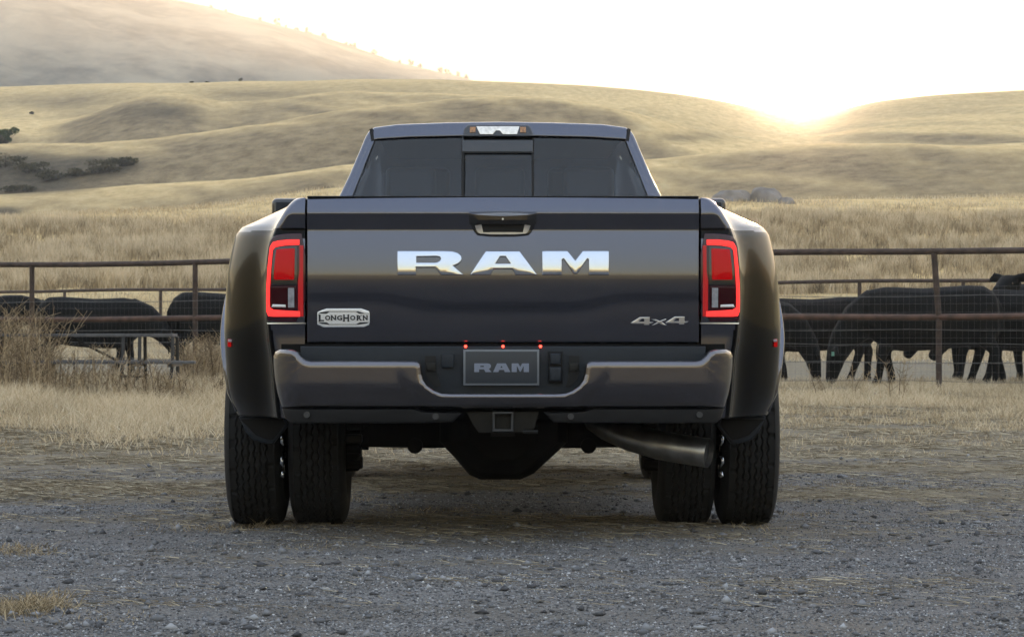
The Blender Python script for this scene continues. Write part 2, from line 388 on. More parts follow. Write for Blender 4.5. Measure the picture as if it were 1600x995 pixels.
def mixc(f, a, c, mode='MIX'):
    mi = N(t, 'ShaderNodeMix', data_type='RGBA', blend_type=mode)
    if isinstance(f, float): mi.inputs[0].default_value = f
    else: t.links.new(f, mi.inputs[0])
    t.links.new(a, mi.inputs[6]); t.links.new(c, mi.inputs[7]); return mi.outputs[2]
def attr(n): a = N(t, 'ShaderNodeAttribute'); a.attribute_name = n; return a.outputs['Fac']
grav = ramp(noise(70, 6, rough=.75), [(.32, (.065, .064, .066)), (.5, (.20, .197, .197)), (.68, (.38, .375, .375))])
grav = mixc(ramp(noise(2.2, 5), [(.4, (0, 0, 0)), (.65, (.55, .55, .55))]), grav, ramp(noise(40), [(.35, (.06, .05, .04)), (.65, (.15, .135, .115))]))
strw = ramp(noise(38, 7, (1, .6, 1), .75), [(.3, (.10, .082, .058)), (.5, (.23, .195, .135)), (.7, (.40, .35, .245))])
strw = mixc(ramp(noise(1.6, 4), [(.4, (0, 0, 0)), (.7, (.6, .6, .6))]), strw, ramp(noise(20), [(.35, (.10, .095, .085)), (.65, (.20, .19, .17))]))
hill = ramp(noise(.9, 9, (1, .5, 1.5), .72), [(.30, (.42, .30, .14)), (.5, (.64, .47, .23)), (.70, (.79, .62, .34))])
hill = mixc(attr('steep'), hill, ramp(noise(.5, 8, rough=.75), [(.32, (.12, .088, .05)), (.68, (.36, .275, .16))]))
dark = ramp(noise(1.1, 9, rough=.8), [(.35, (.035, .03, .022)), (.65, (.13, .105, .07))])
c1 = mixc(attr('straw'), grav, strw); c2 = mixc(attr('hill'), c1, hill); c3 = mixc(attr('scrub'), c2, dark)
t.links.new(c3, b.inputs['Base Color'])
bp = N(t, 'ShaderNodeBump'); bp.inputs['Strength'].default_value = .8; bp.inputs['Distance'].default_value = .03
t.links.new(noise(55, 7, rough=.8), bp.inputs['Height'])
bp2 = N(t, 'ShaderNodeBump'); bp2.inputs['Strength'].default_value = .5; bp2.inputs['Distance'].default_value = .8
t.links.new(noise(.8, 8, (1, .6, 1), .7), bp2.inputs['Height']); t.links.new(bp.outputs[0], bp2.inputs['Normal'])
hm = N(t, 'ShaderNodeMix', data_type='VECTOR'); t.links.new(attr('hill'), hm.inputs[0]); t.links.new(bp.outputs[0], hm.inputs[4]); t.links.new(bp2.outputs[0], hm.inputs[5])
t.links.new(hm.outputs[1], b.inputs['Normal'])
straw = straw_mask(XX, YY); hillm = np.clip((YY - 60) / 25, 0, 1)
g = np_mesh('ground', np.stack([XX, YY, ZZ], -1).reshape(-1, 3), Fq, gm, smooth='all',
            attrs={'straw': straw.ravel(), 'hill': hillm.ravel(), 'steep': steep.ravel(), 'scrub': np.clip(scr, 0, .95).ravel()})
tag(g, kind='structure')
# the flat yard and plain beside and behind the viewpoint, continuing the same ground
q = [-2500, -800, -260, -80, -25, -8, 0, 8, 25, 80, 260, 800, 2500]
yq = [-2500, -800, -260, -80, -25, -8, 0, 4.2]
V = [(x, y, -.012) for y in yq for x in q]; n_ = len(q)
Fb = [(j * n_ + i, j * n_ + i + 1, (j + 1) * n_ + i + 1, (j + 1) * n_ + i) for j in range(len(yq) - 1) for i in range(n_ - 1)]
Va = [(x, y, -.012) for (x, y) in ((-13.0, 4.2), (-2500, 4.2), (-2500, 800), (13.0, 4.2), (2500, 4.2), (2500, 800))]
k0 = len(V); V += Va; Fb += [(k0, k0 + 2, k0 + 1, k0 + 1), (k0 + 3, k0 + 4, k0 + 5, k0 + 5)]
Fb3 = []
me = bpy.data.meshes.new('plain'); me.from_pydata(V, [], [tuple(dict.fromkeys(f)) for f in Fb]); me.materials.append(gm)
for nm, val in (('straw', .55), ('hill', 0.), ('steep', 0.), ('scrub', 0.)):
    a = me.attributes.new(nm, 'FLOAT', 'POINT'); a.data.foreach_set('value', np.full(len(V), val, dtype=np.float32))
a = me.attributes['straw']; yv = np.array([p[1] for p in V]); a.data.foreach_set('value', np.where(yv > -10, .1, .9).astype(np.float32))
tag(link(bpy.data.objects.new('plain', me)), kind='structure')

# far mountain at the left, beyond the crest
MR = [(-2600, -40), (-1500, -120), (-600, -90), (0, -45), (150, -25), (262, 0), (330, 12), (400, 33), (460, 52), (500, 62), (560, 84), (620, 102), (700, 120), (780, 140), (900, 165), (1100, 190)]
mu = np.linspace(U(-1700), U(1100), 260); my = np.linspace(980, 1750, 110)
MU, MY = np.meshgrid(mu, my); mt = np.clip((MY - 980) / 620, 0, 1.3)
zr = hz(1600, tab(MU * F + CX, MR))
prof = np.where(mt <= 1, np.sin(np.minimum(mt, 1) * math.pi / 2) ** 1.25, 1 - (mt - 1) * 1.6)
MX = MU * 1600 * (.62 + .38 * MY / 1600)
nz_ = 34 * fbm(MX / 170, MY / 170, 5, 40) + 16 * (-np.abs(fbm(MX / 60 + MY / 240, MY / 300, 4, 44)))
MZ = 8 + (zr - 8) * prof + nz_ * np.sin(np.clip(mt, 0, 1) * math.pi) ** .8 * .9 + 1.5 * fbm(MX / 14, MY / 14, 3, 2)
mm, t, o = mat('mountain_dry_slope'); b = N(t, 'ShaderNodeBsdfPrincipled'); setp(b, Roughness=1., Specular_IOR_Level=0.); t.links.new(b.outputs[0], o.inputs[0]); geo = N(t, 'ShaderNodeNewGeometry')
t.links.new(mixc(ramp(noise(.02, 8, rough=.75), [(.42, (0, 0, 0)), (.6, (1, 1, 1))]), ramp(noise(.05, 6), [(.3, (.26, .21, .14)), (.7, (.38, .32, .22))]), ramp(noise(.1, 6), [(.3, (.09, .075, .05)), (.7, (.19, .16, .11))])), b.inputs['Base Color'])
ix = np.arange(MU.size).reshape(MU.shape)
tag(np_mesh('mountain', np.stack([MX, MY, MZ], -1).reshape(-1, 3), np.stack([ix[:-1, :-1], ix[:-1, 1:], ix[1:, 1:], ix[1:, :-1]], -1).reshape(-1, 4), mm, smooth='all'), kind='structure')

# unseen slopes added beside and behind the viewpoint to darken the truck's reflections
az = np.radians(np.linspace(42, 318, 190)); rr_ = np.geomspace(60, 700, 40)
AZ, RR = np.meshgrid(az, rr_); dg = np.degrees(AZ)
el = 3.0 + 9.5 * np.clip(1 - np.abs(np.abs(dg - 180) - 95) / 62, 0, 1) ** .7 + 2.5 * fbm(np.cos(AZ) * 3 + 9, np.sin(AZ) * 3 + 9, 4, 60)
el = el * np.clip((138 - np.abs(dg - 180)) / 16, 0, 1)
zz_ = np.tan(np.radians(el)) * 500 * np.clip((RR - 60) / 440, 0, 1) ** 1.25 - .1 + np.clip((RR - 60) / 200, 0, 1) * 8 * fbm(np.cos(AZ) * RR / 60, np.sin(AZ) * RR / 60, 4, 61)
zz_[0] = -.4
HXx = np.sin(AZ) * RR; HYy = 10 + np.cos(AZ) * RR; ih = np.arange(AZ.size).reshape(AZ.shape)
tag(np_mesh('added_hills', np.stack([HXx, HYy, zz_], -1).reshape(-1, 3), np.stack([ih[:-1, :-1], ih[:-1, 1:], ih[1:, 1:], ih[1:, :-1]], -1).reshape(-1, 4), gm, smooth='all',
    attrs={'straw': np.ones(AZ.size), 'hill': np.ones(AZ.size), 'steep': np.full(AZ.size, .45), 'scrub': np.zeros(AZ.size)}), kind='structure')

# ------------------------------------------------------------------ the pickup truck
truck = tag(empty('pickup_truck', (XC, D, 0)), 'dark grey dual rear wheel pickup truck seen from behind, parked on the gravel', 'pickup truck')
def T(px, py, yy=0.0):                       # measured point at depth yy (metres ahead of the tailgate) -> truck x, z
    s = F / (D + yy); return ((px - CX) / s - XC, H + (HY - py) / s)
def PT(pts, yy=0.0): return [T(a, b, yy) for a, b in pts]
def mir(P): return [(-x, z) for x, z in P]
X0 = T(786, 0)[0]
# tailgate relief: tilt (degrees, + faces up) against height
TL = [(400, 20), (309, 40), (314, 27), (328, 20), (332, 5), (334, -9), (356, -9), (359, 2), (362, 11), (392, 8), (424, 3.2), (431, 0.2), (436, -1.2), (455, -3), (500, -4), (520, -5), (540, -7)]
TLz = sorted((T(0, p)[1], a) for p, a in TL[1:])
def tilt(x, z):
    a = np.interp(z, [p[0] for p in TLz], [p[1] for p in TLz])
    zb = T(0, 479)[1] + .040 * ss(.26, .52, abs(x)); wv = .018 - .004 * ss(.26, .52, abs(x))
    fade = 1 - ss(.74, .80, abs(x)) * .5
    return a - 15 * fade * math.exp(-((z - zb) / wv) ** 2) + 1.5 * math.exp(-((z - zb + .05) / .03) ** 2)
_zs = np.linspace(.80, 1.42, 249); _xs = np.linspace(-1.05, 1.05, 85); _G = np.zeros((85, 249))
for i, x in enumerate(_xs):
    y = 0.; z1 = T(0, 436)[1]
    for j in range(1, 249): _G[i, j] = _G[i, j - 1] + math.tan(R(tilt(x, _zs[j]))) * (_zs[j] - _zs[j - 1])
    _G[i] -= np.interp(z1, _zs, _G[i])
def tg(x, z):                                # y offset of the tailgate skin, positive = further from the camera
    fx = (min(max(x, -1.05), 1.05) + 1.05) / 2.1 * 84; i = min(int(fx), 83); f = fx - i
    return float(np.interp(z, _zs, _G[i]) * (1 - f) + np.interp(z, _zs, _G[i + 1]) * f) + .010 * (x / .8) ** 2
zt, zb_ = T(0, 307)[1], T(0, 536)[1]; xg = .7965
def tgd(x, y, z): return (x, y + tg(x, z), z)
rect = lambda x0, x1, z0, z1: [(x0, z0), (x1, z0), (x1, z1), (x0, z1)]
def densify(P, d=.03):
    out = []
    for i in range(len(P)):
        a = Vector(P[i]); b = Vector(P[(i + 1) % len(P)]); n = max(1, int((b - a).length / d))
        out += [tuple(a + (b - a) * k / n) for k in range(n)]
    return out
gx = [-xg, -xg, -xg + .002, -xg + .006] + lin(-xg + .02, xg - .02, 61) + [xg - .006, xg - .002, xg, xg]
gzz = [zb_, zb_, zb_ + .002, zb_ + .006] + lin(zb_ + .012, zt - .012, 110) + [zt - .006, zt - .002, zt, zt]
gd = [.06, .004, .001, 0]
def rim_d(i, n): k = min(i, n - 1 - i); return gd[k] if k < 4 else 0
V = [(x, -.004 + tg(x, z) + max(rim_d(i, len(gx)), rim_d(j, len(gzz))), z) for j, z in enumerate(gzz) for i, x in enumerate(gx)]
nx_ = len(gx)
tail = np_mesh('tailgate', V, [(j * nx_ + i, j * nx_ + i + 1, (j + 1) * nx_ + i + 1, (j + 1) * nx_ + i) for j in range(len(gzz) - 1) for i in range(nx_ - 1)], M['paint'], truck, smooth=60)
MB().box(-xg + .004, xg - .004, .085, .10, zb_ - .02, zt - .03).build('tailgate_inner', M['gap'], truck)

# chrome letters that follow the tailgate
def letter(name, outer, hole, yoff, r, m, conv, parent, th=.014):
    o_ = [conv(p) for p in outer]; hs = [[conv(p) for p in h] for h in hole]
    zs = [p[1] for p in o_]
    z0 = min(zs) + .032; kk = 1.8 if th > .01 else 0
    return slab(name, o_, -yoff - th, .002, m, parent, holes=hs, r=r, seg=3, zcuts=lin(min(zs) + .004, max(zs) - .004, 11), deform=lambda x, y, z: (x, y + tg(x, z) + (kk * (z - z0) ** 2 - kk * .0036 if y < -.003 else 0), z), smooth=40)
RL = [(90, 95), (400, 95), (460, 97), (500, 108), (522, 128), (526, 150), (518, 170), (500, 186), (470, 198), (540, 258), (385, 258), (345, 207), (218, 207), (218, 258), (90, 258)]
RH = [[(220, 133), (355, 133), (376, 137), (384, 147), (378, 162), (360, 172), (340, 175), (220, 175)]]
AL = [(688, 95), (915, 95), (1035, 258), (888, 258), (866, 217), (742, 217), (720, 258), (580, 258)]
AH = [[(785, 133), (820, 133), (852, 182), (755, 182)]]
ML = [(1068, 95), (1240, 95), (1292, 160), (1343, 95), (1520, 95), (1520, 258), (1382, 258), (1382, 156), (1374, 150), (1306, 250), (1280, 250), (1214, 150), (1202, 156), (1202, 258), (1068, 258)]
cv = lambda p: T(600 + p[0] / 4.324, 370 + p[1] / 4.324)
emb = empty('tailgate_lettering'); emb.parent = truck
for nm, a, hh in (('letter_r', RL, RH), ('letter_a', AL, AH), ('letter_m', ML, [])): letter(nm, a, hh, .0, .004, M['chrome'], cv, emb)
# 4x4 emblem
cv4 = lambda p: T(970 + p[0] / 13.333, 480 + p[1] / 13.333)
f4 = [(205, 325), (400, 205), (605, 205), (605, 305), (690, 305), (640, 342), (600, 342), (600, 372), (490, 372), (490, 345), (235, 345)]
f4h = [[(375, 303), (490, 303), (490, 240), (440, 240)]]
em4 = empty('drive_emblem'); em4.parent = truck
for dx in (0, 730): letter('digit_four', [(a + dx, b - (12 if dx else 0)) for a, b in f4], [[(a + dx, b - (12 if dx else 0)) for a, b in h] for h in f4h], 0, .0015, M['satin'], cv4, em4, .007)
letter('letter_x', [(635, 248), (740, 252), (815, 285), (870, 262), (950, 236), (950, 262), (862, 310), (965, 372), (870, 368), (800, 332), (730, 362), (640, 380), (720, 338), (765, 312), (720, 280)], [], 0, .0015, M['satin'], cv4, em4, .007)
# LongHorn badge
cvb = lambda p: T(480 + p[0] / 13.333, 470 + p[1] / 13.333)
bo = [(205, 262), (215, 228), (310, 190), (400, 160), (1120, 160), (1200, 185), (1285, 215), (1300, 262), (1300, 440), (1285, 500), (1180, 545), (340, 550), (205, 490)]
bd = slab('trim_badge', [cvb(p) for p in bo], -.010, .002, M['badge'], truck, r=.0015, seg=2, xcuts=lin(T(500, 0)[0], T(574, 0)[0], 8), zcuts=lin(T(0, 484)[1], T(0, 509)[1], 7), deform=tgd)
for P_ in ([(230, 262), (290, 232), (430, 216), (1060, 216), (1200, 258), (1290, 262), (1290, 268), (1080, 268), (1020, 228), (460, 228), (400, 268)], [(220, 446), (400, 446), (460, 484), (1020, 484), (1090, 446), (1290, 440), (1240, 470), (1060, 496), (440, 496), (300, 480)]):
    slab('badge_groove', [cvb(p) for p in P_], -.0112, -.009, M['badge_dark'], bd, r=0, deform=tgd)
def text_mesh(txt, h, extr, bold):
    cu = bpy.data.curves.new('t', 'FONT'); cu.body = txt; cu.size = h / .69; cu.extrude = extr; cu.offset = bold; cu.resolution_u = 3
    ob = bpy.data.objects.new('t', cu); C.objects.link(ob); dg = bpy.context.evaluated_depsgraph_get()
    me = bpy.data.meshes.new_from_object(ob.evaluated_get(dg)); C.objects.unlink(ob); bpy.data.objects.remove(ob); return me
xc = [235, 368, 492, 618, 748, 893, 1030, 1158]; wd = [112, 112, 108, 112, 122, 108, 105, 100]
for ch, x_, w_ in zip('LONGHORN', xc, wd):
    big = ch in 'LH' and x_ in (235, 748); top, bot = (290, 425) if big else (303, 403)
    me = text_mesh(ch, 1.0, .001, .06); vs_ = [v.co.copy() for v in me.vertices]
    x0_, x1_ = min(v.x for v in vs_), max(v.x for v in vs_); y0_, y1_ = min(v.y for v in vs_), max(v.y for v in vs_)
    for v in me.vertices:
        X, Z = cvb((x_ + (v.co.x - x0_) / (x1_ - x0_) * w_, bot + (v.co.y - y0_) / (y1_ - y0_) * (top - bot))); v.co = (X, -.0115 + tg(X, Z) + (-.0005 if v.co.z > 0 else .001), Z)
    me.name = 'badge_letter'; me.materials.clear(); me.materials.append(M['badge_dark']); link(bpy.data.objects.new('badge_letter', me), bd)
    for sx in ((x_ - 6, x_ + 34), (x_ + w_ - 34, x_ + w_ + 6)):      # the slab serifs of the western lettering
        if ch in 'NHR' or (ch == 'L' and sx[0] < x_):
            for zz in (top, bot):
                if ch == 'N' and zz == bot and sx[0] > x_: continue
                a, b_ = cvb((sx[0], zz + 7)); c_, d_ = cvb((sx[1], zz - 7))
                slab('badge_serif', rect(a, c_, b_, d_), -.0122, -.010, M['badge_dark'], bd, r=0, deform=tgd)

# tailgate handle
hs = smooth_loop(PT([(733, 330), (838, 330), (837, 345), (833, 360), (824, 369), (748, 369), (739, 360), (734, 345)]), 1)
hb = slab('tailgate_handle', hs, -.016, .01, M['gloss_black'], truck, r=.006, seg=3, zcuts=lin(T(0, 367)[1], T(0, 333)[1], 6), deform=tgd)
slab('handle_pocket', smooth_loop(PT([(741, 349), (830, 349), (826, 362), (820, 366.5), (752, 366.5), (745, 362)]), 1), -.0185, .0, M['satin'], hb, r=.002, zcuts=[T(0, 355)[1]], deform=tgd)
slab('handle_recess', PT([(752, 350), (820, 350), (817, 363), (755, 363)]), -.0195, 0, M['gap'], hb, r=0, deform=tgd)
xh0, zh = T(733, 332); xh1 = T(838, 0)[0]
fl = MB()
pr = [(-.012, T(0, 331)[1]), (-.022, T(0, 332)[1]), (-.045, T(0, 338.5)[1]), (-.047, T(0, 344)[1]), (-.040, T(0, 351)[1]), (-.015, T(0, 351)[1])]
rg = []
for k, x in enumerate(lin(xh0, xh1, 15)):
    e = 1 - (abs(k - 7) / 7) ** 4 * .35; rg.append([(x, y * (.5 + .5 * e) + tg(x, z), z if i != 2 else z - .012 * (1 - abs(k - 7) / 7) ** .5 + .012) for i, (y, z) in enumerate(pr)])
fl.ring_loft(rg).build('handle_flap', M['gloss_black'], hb, smooth=25)
x, z = T(785.5, 343); MB().tube([(x, -.052, z), (x, -.046, z)], .004, 12).build('camera_lens', M['satin'], hb)

# ---- bed sides with the wide dual-wheel fenders
Bp = [(.800, 1.392), (.845, 1.392), (.885, 1.352), (.925, 1.285), (.942, 1.243), (.957, 1.13), (.962, 1.036), (.962, .90), (.957, .82), (.945, .734), (.935, .596), (.925, .50)]
Fp = [(.800, 1.392), (.845, 1.392), (.975, 1.345), (1.100, 1.290), (1.120, 1.260), (1.148, 1.141), (1.160, 1.036), (1.168, .90), (1.168, .82), (1.164, .734), (1.150, .596), (1.115, .50)]
def respl(P, n):
    P = np.array(P); k = len(P); t = np.arange(k); tt = np.linspace(0, k - 1, n); out = []
    for u in tt:
        i = min(int(u), k - 2); f = u - i; p0, p1, p2, p3 = P[max(i - 1, 0)], P[i], P[i + 1], P[min(i + 2, k - 1)]
        if i in (3,) or i + 1 in (3,): out.append(p1 + (p2 - p1) * f); continue
        out.append(.5 * (2 * p1 + (p2 - p0) * f + (2 * p0 - 5 * p1 + 4 * p2 - p3) * f * f + (3 * p1 - p0 - 3 * p2 + p3) * f ** 3))
    return np.array(out)
NR = 67; Bs, Fs = respl(Bp, NR), respl(Fp, NR)
AC, AR = (1.13, .43), .63                    # wheel arch centre (yy, z) and radius
def side_x(yy, k):
    s_ = ss(.05, .50, yy) * (1 - ss(1.72, 2.2, yy)); e = .014 * ss(.35, .62, yy) * (1 - ss(1.6, 1.9, yy)) * ss(0, 12, k - 14)
    x = Bs[k] + (Fs[k] - Bs[k]) * s_; return x[0] + e, x[1]
stn = [0, .002, .006, .012, .02, .03, .045] + lin(.06, 2.66, 92)
for sg in (-1, 1):
    V = []; cols = []
    for fx in lin(0, 1, 7):                   # rear face from the tailgate gap out to the corner
        cols.append(('r', fx))
    for yy in stn[1:]: cols.append(('s', yy))
    for c_ in cols:
        for k in range(NR):
            if c_[0] == 'r':
                x, z = Bs[k]; xr = max(x - .035, .8045 + .0001 * k); xx = .8045 + (xr - .8045) * c_[1]; yy = 0
            else:
                yy = c_[1]; x, z = side_x(yy, k)
                xx = max(x, .8045) if yy >= .045 else max(x - .035 * (1 - math.sqrt(max(0, 1 - (1 - yy / .045) ** 2))), .8045)
            off = tg(min(xx, .80), z) * (1 - ss(.0, .30, yy)) if z > .84 else tg(.8, .84) * (1 - ss(0, .3, yy))
            V.append([sg * xx, yy + off, z])
    ncl = len(cols); Fc = []
    for i in range(ncl - 1):
        for k in range(NR - 1):
            a = i * NR + k; q_ = [a, a + 1, a + NR + 1, a + NR]
            if sg < 0: q_ = q_[::-1]
            cy = sum(V[j][1] for j in q_) / 4; cz = sum(V[j][2] for j in q_) / 4
            if (cy - AC[0]) ** 2 + (cz - AC[1]) ** 2 < AR ** 2 or (cz < .60 and cy > 1.9 and False): continue
            Fc.append(q_)
    # pull the arch edge onto the circle
    used = {}
    for q_ in Fc:
        for a, b2 in zip(q_, q_[1:] + q_[:1]): used[tuple(sorted((a, b2)))] = used.get(tuple(sorted((a, b2))), 0) + 1
    for (a, b2), n in used.items():
        if n == 1:
            for j in (a, b2):
                dy, dz = V[j][1] - AC[0], V[j][2] - AC[1]; rr = math.hypot(dy, dz)
                if rr < AR + .06 and V[j][1] > .2: V[j][1] = AC[0] + dy / rr * AR; V[j][2] = AC[1] + dz / rr * AR
    me = bpy.data.meshes.new('bed_side'); me.from_pydata([tuple(v) for v in V], [], Fc); finish(me, M['paint_shaded'], 28); me.materials.append(M['paint'])
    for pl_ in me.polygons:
        if pl_.center.y < .028 or pl_.center.z > 1.268: pl_.material_index = 1      # box side panel; the flare below is the same paint, shaded in the colour
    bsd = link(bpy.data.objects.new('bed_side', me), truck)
    # wheel-arch lip
    lip = MB(); rg = []
    for a in lin(7, 188, 50):
        cy, cz = AC[0] - math.cos(R(a)) * AR, AC[1] + math.sin(R(a)) * AR
        k = int(np.argmin([abs(side_x(cy, k)[1] - cz) for k in range(NR)])); x = side_x(cy, k)[0]
        ty, tz = -math.cos(R(a)), math.sin(R(a))
        g_ = .024 * ss(5, 40, a) * ss(-8, 25, 180 - a)
        rg.append([(sg * (x + dx * 1), cy + ty * dr, cz + tz * dr) for dx, dr in ((-.02, .052), (-.004, .047), (.002, .040), (g_ * .9, .032), (g_, .026), (g_ + .002, .010), (g_, -.008), (-.03, -.012), (-.04, .03))])
    lip.ring_loft(rg).build('arch_lip', M['paint'], bsd, smooth=35)
    # dark wheel-well liner
    ln = MB()
    for a0, a1 in zip(lin(24, 192, 17), lin(24, 192, 17)[1:]):
        p = [(AC[0] - math.cos(R(a)) * (AR + .01), AC[1] + math.sin(R(a)) * (AR + .01)) for a in (a0, a1)]
        ln.add([(sg * .62, *p[0]), (sg * 1.15, *p[0]), (sg * 1.15, *p[1]), (sg * .62, *p[1])], [(0, 1, 2, 3)])
    ln.build('wheel_well', M['under'], bsd)
    # lower fender extension
    P = PT([(375, 650), (447, 649), (452, 663), (428, 692.5), (417, 692), (397, 686), (386, 674)], .55)
    P2 = PT([(376.5, 654), (444, 653), (447, 662), (428, 686), (418, 685), (402, 679), (391, 668)], .55)
    if sg > 0: P = mir(P)
    fe = slab('fender_extension', P, .49, .58, M['plastic_blue'], truck, r=.008, back=True)
    slab('extension_face', P2 if sg < 0 else mir(P2), .484, .50, M['plastic'], fe, r=.004)
    Pm = PT([(376, 645), (447, 643.5), (447, 648.5), (377, 649)], .5)
    slab('fender_lower_edge', Pm if sg < 0 else mir(Pm), .465, .60, M['paint_shaded'], truck, r=.004, back=True)
    # small red marker on the fender
    x, z = T(364.5, 535.5, .52); x = sg * abs(x)
    mk = MB().box(x - .013, x + .013, .395, .46, z - .017, z + .017).build('side_marker', M['red_lens'], truck, bevel=.004)
    MB().box(x - .010, x + .010, .389, .40, z + .004, z + .015).build('marker_reflector', M['white_lens'], mk, bevel=.002)

    # ---- tail lamp
    cvl = (lambda p: T(400 + p[0] / 5.853, 350 + p[1] / 5.853)) if sg < 0 else (lambda p: (-T(400 + p[0] / 5.853, 350 + p[1] / 5.853)[0], T(0, 350 + p[1] / 5.853)[1]))
    def bend(x, y, z):                        # wrap the outer edge forward round the corner
        e = max(0, abs(x) - .915); return (x, y + tg(min(abs(x), .8), z) + 5.5 * e * e, z)
    def LP(nm, pts, yf, m, r=.003, par=None, sm=1, holes=(), yb=None):
        P = [cvl(p) for p in pts]; P = smooth_loop(P, sm) if sm else P
        zs = [p[1] for p in P]; xs = [p[0] for p in P]
        return slab(nm, P, yf, yb if yb is not None else yf + .02, m, par, holes=[[cvl(p) for p in h] for h in holes], r=r, seg=2, xcuts=lin(min(xs) + .004, max(xs) - .004, 7), zcuts=lin(min(zs) + .004, max(zs) - .004, 5), deform=bend)
    lamp = LP('tail_lamp', [(452, 85), (300, 84), (200, 95), (140, 125), (112, 180), (98, 300), (88, 520), (88, 720), (92, 850), (100, 895), (452, 898)], -.012, M['purple_lens'], par=truck, yb=.04, sm=1)
    LP('light_guide', [(395, 142), (300, 142), (200, 152), (150, 166), (124, 210), (104, 400), (94, 560), (90, 700), (92, 800), (110, 842), (160, 846), (400, 846), (400, 798), (300, 793), (160, 784), (126, 760), (124, 700), (128, 560), (138, 400), (152, 240), (180, 210), (260, 196), (395, 190)], -.0185, M['led'], r=.004, par=lamp, sm=0, yb=-.008)
    LP('light_guide_inner', [(398, 195), (432, 195), (432, 846), (404, 846), (400, 800), (384, 790), (384, 520), (398, 430)], -.0165, M['led_dim'], r=.003, par=lamp, sm=0, yb=-.008)
    LP('lamp_bezel', [(160, 212), (376, 200), (376, 560), (136, 560), (140, 400)], -.0150, M['gloss_black'], r=.002, par=lamp, sm=0, yb=-.008)
    LP('brake_lens', [(180, 232), (200, 226), (352, 218), (358, 230), (354, 500), (346, 514), (170, 514), (158, 500), (164, 380)], -.0225, M['red_lens'], r=.011, par=lamp, sm=0, yb=-.008)
    LP('lower_lens', [(126, 572), (366, 572), (366, 776), (140, 776), (128, 760)], -.0155, M['dark_red'], r=.002, par=lamp, sm=0, yb=-.008)
    LP('reverse_lens', [(293, 585), (350, 585), (350, 765), (293, 765)], -.0205, M['white_lens'], r=.002, par=lamp, sm=0, yb=-.008)
    LP('reflector_strip', [(152, 734), (270, 738), (272, 762), (140, 760)], -.0200, M['badge'], r=.002, par=lamp, sm=0, yb=-.008)
    a = [cvl(p) for p in [(95, 902), (452, 902), (452, 912), (100, 914)]]
    slab('lamp_sill', a, -.010, .02, M['satin'], lamp, r=0, deform=bend)

# bed: inner walls, rails, floor, front wall
bedm = MB()
for sg in (-1, 1): bedm.box(min(sg * .76, sg * .80), max(sg * .76, sg * .80), .07, 2.60, .80, 1.388)
bedm.box(-.9, .9, .05, 2.6, .78, .82).box(-.93, .93, 2.55, 2.6, .80, 1.36)
bedm.build('cargo_bed', M['under'], truck)
tr = MB().box(-xg, xg, tg(0, zt) - .004, .075, zt - .004, zt + .004).build('tailgate_cap', M['plastic'], truck, bevel=.003)

# ---- bumper
YB = -.17
half = [(786, 615), (705, 615), (690, 614), (678, 609.5), (668, 602), (662.5, 594), (659.5, 584), (658, 573), (656, 567.5), (651.5, 564.5), (645, 564), (484, 564), (476, 562), (469, 556.5), (463, 549), (455, 546), (434, 545.5), (425.5, 549), (421, 557), (421.5, 572), (424, 592), (429, 616), (436, 638), (600, 638), (786, 638)]
L_ = PT(half, YB); full = L_[:-1] + [L_[-1]]
full = L_[1:-1] + [(-x + 2 * 0, z) for x, z in reversed(L_[1:-1])]
full = densify(full, .02)
def bumpf(x, y, z):
    a = abs(x); y += .035 * (a / .93) ** 2 + 9.0 * max(0, a - .80) ** 2.2 * 1.2
    # raised surround along the U-shaped opening
    zc = T(0, 572, YB)[1]; edge = .412 - .10 * ss(.02, .17, zc - z)
    y -= .009 * (1 - ss(edge - .014, edge + .018, a)) * ss(-.06, -.01, zc - z)
    zz = (z - T(0, 600, YB)[1]); y += .8 * max(0, -zz) ** 1.35 - .015 * zz
    return (x, y, z)
zbm, ztm = T(0, 638, YB)[1], T(0, 545, YB)[1]
bump = slab('rear_bumper', full, YB, .10, M['bumper'], truck, r=.023, seg=6, xcuts=lin(-.93, .93, 94), zcuts=lin(zbm + .012, ztm - .01, 20), deform=bumpf, smooth=45)
# side return of the bumper
for sg in (-1, 1):
    val = PT([(437, 639), (646, 638.5), (660, 643.5), (722, 645), (707, 660), (660, 661), (452, 662), (443, 655)], -.14)
    v_ = slab('bumper_valance', val if sg < 0 else mir(val), -.135, .05, M['plastic'], truck, r=.006, xcuts=lin(-.9, .9, 40), zcuts=[T(0, 650, -.14)[1]], deform=lambda x, y, z: (x, y + .035 * (abs(x) / .93) ** 2 + 9 * max(0, abs(x) - .80) ** 2.2 * 1.2 + .015, z))
    for px, py in ((478.5, 648), (680.5, 650.5)):
        x, z = T(px, py, -.13); x = sg * abs(x); yy = -.125 + .035 * (x / .93) ** 2
        MB().tube([(x, yy - .006, z), (x, yy + .012, z)], .0125, 14).build('parking_sensor', M['satin_dark'], v_, smooth=40)
